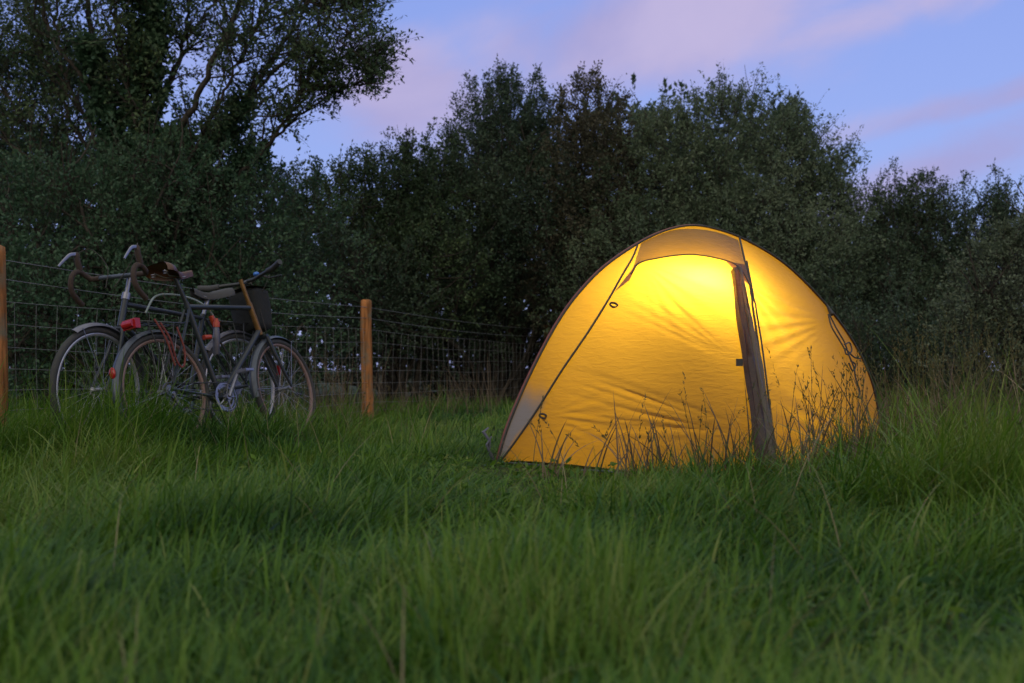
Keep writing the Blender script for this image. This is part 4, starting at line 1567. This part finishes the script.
hb.tube([stA(hc + Vector((-0.07, 0.31, 0.02))), stA(hc + Vector((-0.02, 0.17, 0.015))), stA(hc + Vector((0, 0.06, 0))), stA(hc), stA(hc + Vector((0, -0.06, 0))), stA(hc + Vector((-0.02, -0.17, 0.015))), stA(hc + Vector((-0.07, -0.31, 0.02)))], 0.012, 10)
hbo = hb.build('handlebar', M['steel_black'], bA)
for s, mt in ((1, M['grip']), (-1, M['plastic_black'])):
    MB().tube([stA(hc + Vector((-0.027, s * 0.19, 0.016))), stA(hc + Vector((-0.045, s * 0.25, 0.018))), stA(hc + Vector((-0.072, s * 0.32, 0.035)))], [0.018, 0.020, 0.019], 12).build('grip', mt, hbo)
    MB().tube([stA(hc + Vector((-0.005, s * 0.12, 0.01))), stA(hc + Vector((0.05, s * 0.15, -0.01))), stA(hc + Vector((0.03, s * 0.25, -0.02)))], [0.010, 0.007, 0.005], 8).build('brake_lever', M['plastic_black'], hbo)
MB().ball(tuple(stA(hc + Vector((0.0, -0.085, 0.028)))), 0.020, (1, 1, 0.8)).build('bell', M['blue'], hbo)
cb = MB()
cb.tube(catmull([stA(hc + Vector((0.03, -0.15, 0))), stA(hc + Vector((0.12, -0.10, 0.02))), stA(hc + Vector((0.10, 0.0, -0.12))), stA((headB[0], 0.02, headB[2] + 0.05))], 16), 0.0025, 5)
cb.tube(catmull([stA(hc + Vector((0.03, 0.15, 0))), stA(hc + Vector((0.12, 0.06, 0.03))), stA(hc + Vector((0.08, 0.0, -0.10))), stA((headB[0] + .03, -0.03, headB[2]))], 16), 0.0025, 5)
cb.build('brake_cable', M['cord'], bA)
drivetrain(bA, bbA, hubR, -1, 58)
rk = rack(bA, hubR, ra_ * 2 + 0.055, -0.16, 0.17, M['steel_black'])
lt = MB()
lt.box((-0.175, 0, ra_ * 2 + 0.045), (0.035, 0.10, 0.055))
lt.tube([(-0.193, -0.04, ra_ * 2 + 0.045), (-0.193, 0.04, ra_ * 2 + 0.045)], 0.022, 12)
lt.build('rear_light', M['red_lens'], bA)
rf = MB()
rf.ball((-0.345, 0, 0.44), 0.03, (0.35, 0.8, 1.1))
rf.build('reflector', M['red_lens'], bA)
# bungee straps on the rack
bg_ = MB()
bg_.tube(catmull([(-0.02, -0.055, 0.72), (0.02, -0.075, 0.62), (0.05, -0.07, 0.50), (0.09, -0.075, 0.46), (0.12, -0.07, 0.56), (0.10, -0.055, 0.70)], 24), 0.006, 6)
bg_.tube(catmull([(-0.06, -0.055, 0.74), (-0.01, -0.075, 0.62), (0.03, -0.075, 0.47)], 14), 0.006, 6)
bgo = bg_.build('bungee_strap', M['bungee'], rk)
mb_ = bA.matrix_basis.copy() if False else (Matrix.Translation(bA.location) @ bA.rotation_euler.to_matrix().to_4x4())

# handlebar bag (lifts off): its own thing
bag = thing('handlebar_bag', 'black cloth bag hanging from the flat handlebar of the nearer bicycle', 'bag', tuple(mb_ @ stA(hc + Vector((0.125, 0.09, -0.16)))))
bag.rotation_euler = bA.rotation_euler
rows_ = []
for k in range(15):
    t = k / 14
    z_ = 0.13 - 0.27 * t
    wx = (0.085 + 0.01 * math.sin(t * 3)) * (1 if 0 < k < 14 else 0.82)
    wy = (0.118 - 0.012 * t) * (1 if 0 < k < 14 else 0.85)
    row = []
    for j in range(29):
        th_ = 2 * PI * j / 28
        cx_, sy_ = math.cos(th_), math.sin(th_)
        e_ = 0.45
        row.append(Vector((wx * math.copysign(abs(cx_) ** e_, cx_) + 0.004 * math.sin(5 * t + j), wy * math.copysign(abs(sy_) ** e_, sy_), z_ + 0.004 * math.sin(j * 1.3))))
    rows_.append(row)
bm_ = MB().grid(rows_)
for z_, rw in ((0.135, rows_[0]), (-0.145, rows_[-1])):
    cen = Vector((0, 0, z_))
    bm_.grid([[p for p in rw], [cen.lerp(p, 0.5) for p in rw], [cen.lerp(p, 0.02) for p in rw]])
bbo = bm_.build('bag_body', M['bagcloth'], bag, auto=60)
lid = MB()
lid.grid([[Vector((x_, y_, 0.142 - 0.18 * max(0, abs(y_) - 0.10) - 0.2 * max(0, x_ - 0.075))) for y_ in np.linspace(-0.122, 0.122, 13)] for x_ in np.linspace(-0.088, 0.095, 9)])
lid.build('lid', M['bagcloth'], bag)
sp_ = MB()
for y_ in (-0.06, 0.06):
    sp_.tube([(-0.09, y_, 0.12), (-0.10, y_, 0.15), (0.0, y_, 0.15), (0.088, y_, 0.12), (0.092, y_, 0.0), (0.086, y_, -0.10)], 0.007, 6, flat=0.4)
sp_.build('strap', M['plastic_black'], bag)

# ---- far bicycle: drop bars, faces left
rearB, frontB = (-1.70, 6.35), (-2.21, 5.40)
WBB = math.hypot(rearB[0] - frontB[0], rearB[1] - frontB[1])
rb_ = 0.345
bB = bike_root('bicycle', 'farther touring bicycle facing left, drop handlebar and silver mudguards, behind the other', rearB, frontB, R(7))
hubR = (0, 0, rb_)
hubF = (WBB, 0, rb_)
bbB = (0.435, 0, 0.285)
seatT = (0.27, 0, 0.80)
headT = (WBB - 0.225, 0, 0.86)
headB = (WBB - 0.18, 0, 0.71)
stB = steer_fn(hubF, headT, R(9))
fr = MB()
fr.tube([bbB, seatT], 0.0155, 12)
fr.tube([(seatT[0] + 0.008, 0, seatT[2] - 0.025), (headT[0] + 0.01, 0, headT[2] - 0.03)], 0.0145, 12)
fr.tube([bbB, (headB[0], 0, headB[2] + 0.02)], 0.0165, 12)
fr.tube([(headB[0] + 0.004, 0, headB[2] - 0.01), (headT[0], 0, headT[2])], 0.019, 12)
for s in (-1, 1):
    fr.tube([(bbB[0] - 0.03, s * 0.03, bbB[2]), (0.02, s * 0.06, rb_), (0, s * 0.062, rb_)], 0.009, 8)
    fr.tube([(seatT[0], s * 0.02, seatT[2] - 0.03), (0, s * 0.062, rb_)], 0.0075, 8)
fr.tube([(bbB[0], -0.035, bbB[2]), (bbB[0], 0.035, bbB[2])], 0.021, 12)
fr.build('frame', M['steel_grey'], bB)
fk = MB()
for s in (-1, 1):
    fk.tube([stB((headB[0] + 0.015, s * 0.03, headB[2] - 0.02)), stB((headB[0] + 0.06, s * 0.042, headB[2] - 0.16)), stB((WBB - 0.045, s * 0.05, rb_ + 0.08)), stB((WBB, s * 0.052, rb_))], [0.013, 0.012, 0.009, 0.007], 8)
fk.tube([stB((headB[0] + 0.012, -0.035, headB[2] - 0.02)), stB((headB[0] + 0.012, 0.035, headB[2] - 0.02))], 0.013, 8)
fk.build('fork', M['steel_grey'], bB)
hs_ = MB()
uB = (Vector(headT) - Vector(headB)).normalized()
tB = Vector(headT)
hs_.tube([stB(tB - uB * 0.005), stB(tB + uB * 0.035)], 0.024, 14)
hs_.build('headset', M['alloy'], bB)
make_wheel(bB, hubR, rb_, M['rimwall'])
make_wheel(bB, hubF, rb_, M['rimwall'], stB)
mudguard(bB, hubR, rb_, 40, 200, M['guard_silver'])
mudguard(bB, hubF, rb_, 60, 190, M['guard_silver'], stB)
saddle(bB, 0.20, 0.95, M['grip'])
MB().tube([(0.27, 0, 0.79), (0.215, 0, 0.91)], 0.0135, 10).build('seat_post', M['alloy'], bB)
sm = MB()
sT = tB + uB * 0.13
sm.tube([stB(tB + uB * 0.03), stB(sT), stB(sT + Vector((0.04, 0, 0.005))), stB(sT + Vector((0.085, 0, 0.0)))], [0.0125, 0.0135, 0.013, 0.016], 10)
sm.build('stem', M['alloy'], bB)
bc_ = sT + Vector((0.09, 0, 0))
half = {}
hb = MB()
hb.tube([stB(bc_ + Vector((0, -0.19, 0))), stB(bc_ + Vector((0, 0, 0))), stB(bc_ + Vector((0, 0.19, 0)))], 0.0125, 10)
hbo = hb.build('handlebar', M['guard_grey'], bB)
for s in (-1, 1):
    pts = [bc_ + Vector(p) for p in ((0, s * 0.13, 0), (0.0, s * 0.185, 0), (0.03, s * 0.205, 0.0), (0.075, s * 0.21, -0.005), (0.105, s * 0.212, -0.035), (0.10, s * 0.216, -0.085), (0.06, s * 0.22, -0.13), (0.0, s * 0.222, -0.145), (-0.045, s * 0.222, -0.148))]
    PB_ = Matrix.Translation(bc_) @ Matrix.Rotation(R(-32), 4, 'Y') @ Matrix.Translation(-bc_)
    bq = lambda p: stB(PB_ @ Vector(p))
    MB().tube(catmull([bq(p) for p in pts], 34), 0.0155, 10).build('drop_bar', M['bartape'], hbo)
    hd = MB()
    h0 = bc_ + Vector((0.08, s * 0.21, 0.005))
    hd.tube([bq(h0), bq(h0 + Vector((0.04, 0, 0.03))), bq(h0 + Vector((0.065, 0, 0.062))), bq(h0 + Vector((0.075, 0, 0.068)))], [0.017, 0.017, 0.016, 0.008], 10)
    ho = hd.build('brake_hood', M['bartape'], hbo)
    lv = MB()
    lv.tube(catmull([bq(h0 + Vector(p)) for p in ((0.070, 0, 0.058), (0.10, s * 0.004, 0.03), (0.115, s * 0.01, -0.02), (0.125, s * 0.016, -0.07))], 12), [0.008 - 0.0003 * k for k in range(12)], 8, flat=1.5)
    lv.build('brake_lever', M['alloy'], hbo)
    MB().tube(catmull([bq(h0 + Vector(p)) for p in ((0.07, 0, 0.066), (0.03, -s * 0.05, 0.12), (-0.05, -s * 0.13, 0.05), (-0.06, -s * 0.18, -0.10))], 16), 0.0025, 5).build('brake_cable', M['cord'], hbo)
drivetrain(bB, bbB, hubR, -1, -40)
rack(bB, hubR, rb_ * 2 + 0.06, -0.17, 0.18, M['steel_black'])
MB().box((-0.36, 0, 0.45), (0.012, 0.05, 0.065)).build('reflector', M['red_lens'], bB)
matB = Matrix.Translation(bB.location) @ bB.rotation_euler.to_matrix().to_4x4()

# bottles and lock
for (lx, lz, lab, capm, nm) in ((0.44, 0.60, 'silver drink bottle with orange cap, upright behind the seat tube of the nearer bicycle', 'orange', 'water_bottle'),):
    pb = mb_ @ Vector((0.46, 0.02, 0.56))
    bt = thing(nm, lab, 'bottle', pb)
    bt.rotation_euler = (Matrix.Rotation(0, 3, 'X')).to_euler()
    MB().tube([(0, 0, 0), (0, 0, 0.005), (0, 0, 0.13), (0, 0, 0.155), (0, 0, 0.165)], [0.019, 0.021, 0.021, 0.018, 0.016], 18).build('flask', M['bottle'], bt)
    MB().tube([(0, 0, 0.166), (0, 0, 0.195), (0, 0, 0.205), (0, 0, 0.22)], [0.020, 0.020, 0.012, 0.009], 16).build('cap', M['orange'], bt)
lk = MB()
lk.tube(catmull([mb_ @ Vector(p) for p in ((-0.02, 0.05, 0.80), (0.06, 0.04, 0.90), (0.20, 0.04, 0.92), (0.36, 0.04, 0.90), (0.46, 0.03, 0.84), (0.50, 0.02, 0.74), (0.44, 0.02, 0.66), (0.36, 0.0, 0.66))], 60), 0.006, 7)
lock = thing('cable_lock', 'grey coiled cable lock with orange ends looped over the nearer bicycle frame', 'bike lock', tuple(mb_ @ Vector((0.2, 0.04, 0.9))))
co = lk.build('cable', M['clear'], lock)
co.data.transform(Matrix.Translation(-lock.location))
le = MB()
le.tube([mb_ @ Vector((0.46, 0.02, 0.80)), mb_ @ Vector((0.485, 0.02, 0.735))], 0.016, 10)
lo = le.build('lock_barrel', M['orange'], lock)
lo.data.transform(Matrix.Translation(-lock.location))
le = MB()
le.tube([mb_ @ Vector((0.40, -0.01, 0.66)), mb_ @ Vector((0.345, -0.01, 0.655))], 0.015, 10)
lo = le.build('lock_barrel', M['orange'], lock)
lo.data.transform(Matrix.Translation(-lock.location))

# ------------------------------------------------------------------ render settings
scene.render.engine = 'CYCLES'
scene.cycles.samples = 128
scene.cycles.use_denoising = True
scene.cycles.max_bounces = 8
scene.cycles.transmission_bounces = 6
scene.cycles.diffuse_bounces = 4
scene.cycles.sample_clamp_indirect = 4
scene.render.resolution_x = 1024
scene.render.resolution_y = 683
scene.view_settings.view_transform = 'Standard'
scene.view_settings.look = 'None'
scene.view_settings.exposure = 0
scene.view_settings.gamma = 1
for nm, P in (('A rear hub', mb_ @ Vector((0, 0, ra_))), ('A front hub', mb_ @ Vector((WBA, 0, ra_))), ('A saddle', mb_ @ Vector((0.19, 0, 1.02))), ('A bar', mb_ @ stA(hc)), ('A bb', mb_ @ Vector(bbA)),
              ('B rear hub', matB @ Vector((0, 0, rb_))), ('B front hub', matB @ Vector((WBB, 0, rb_))), ('B saddle', matB @ Vector((0.2, 0, .95))), ('B stem', matB @ stB(bc_)), ('B head', matB @ Vector(headT))):
    print(nm, [round(q) for q in to_px(P)])
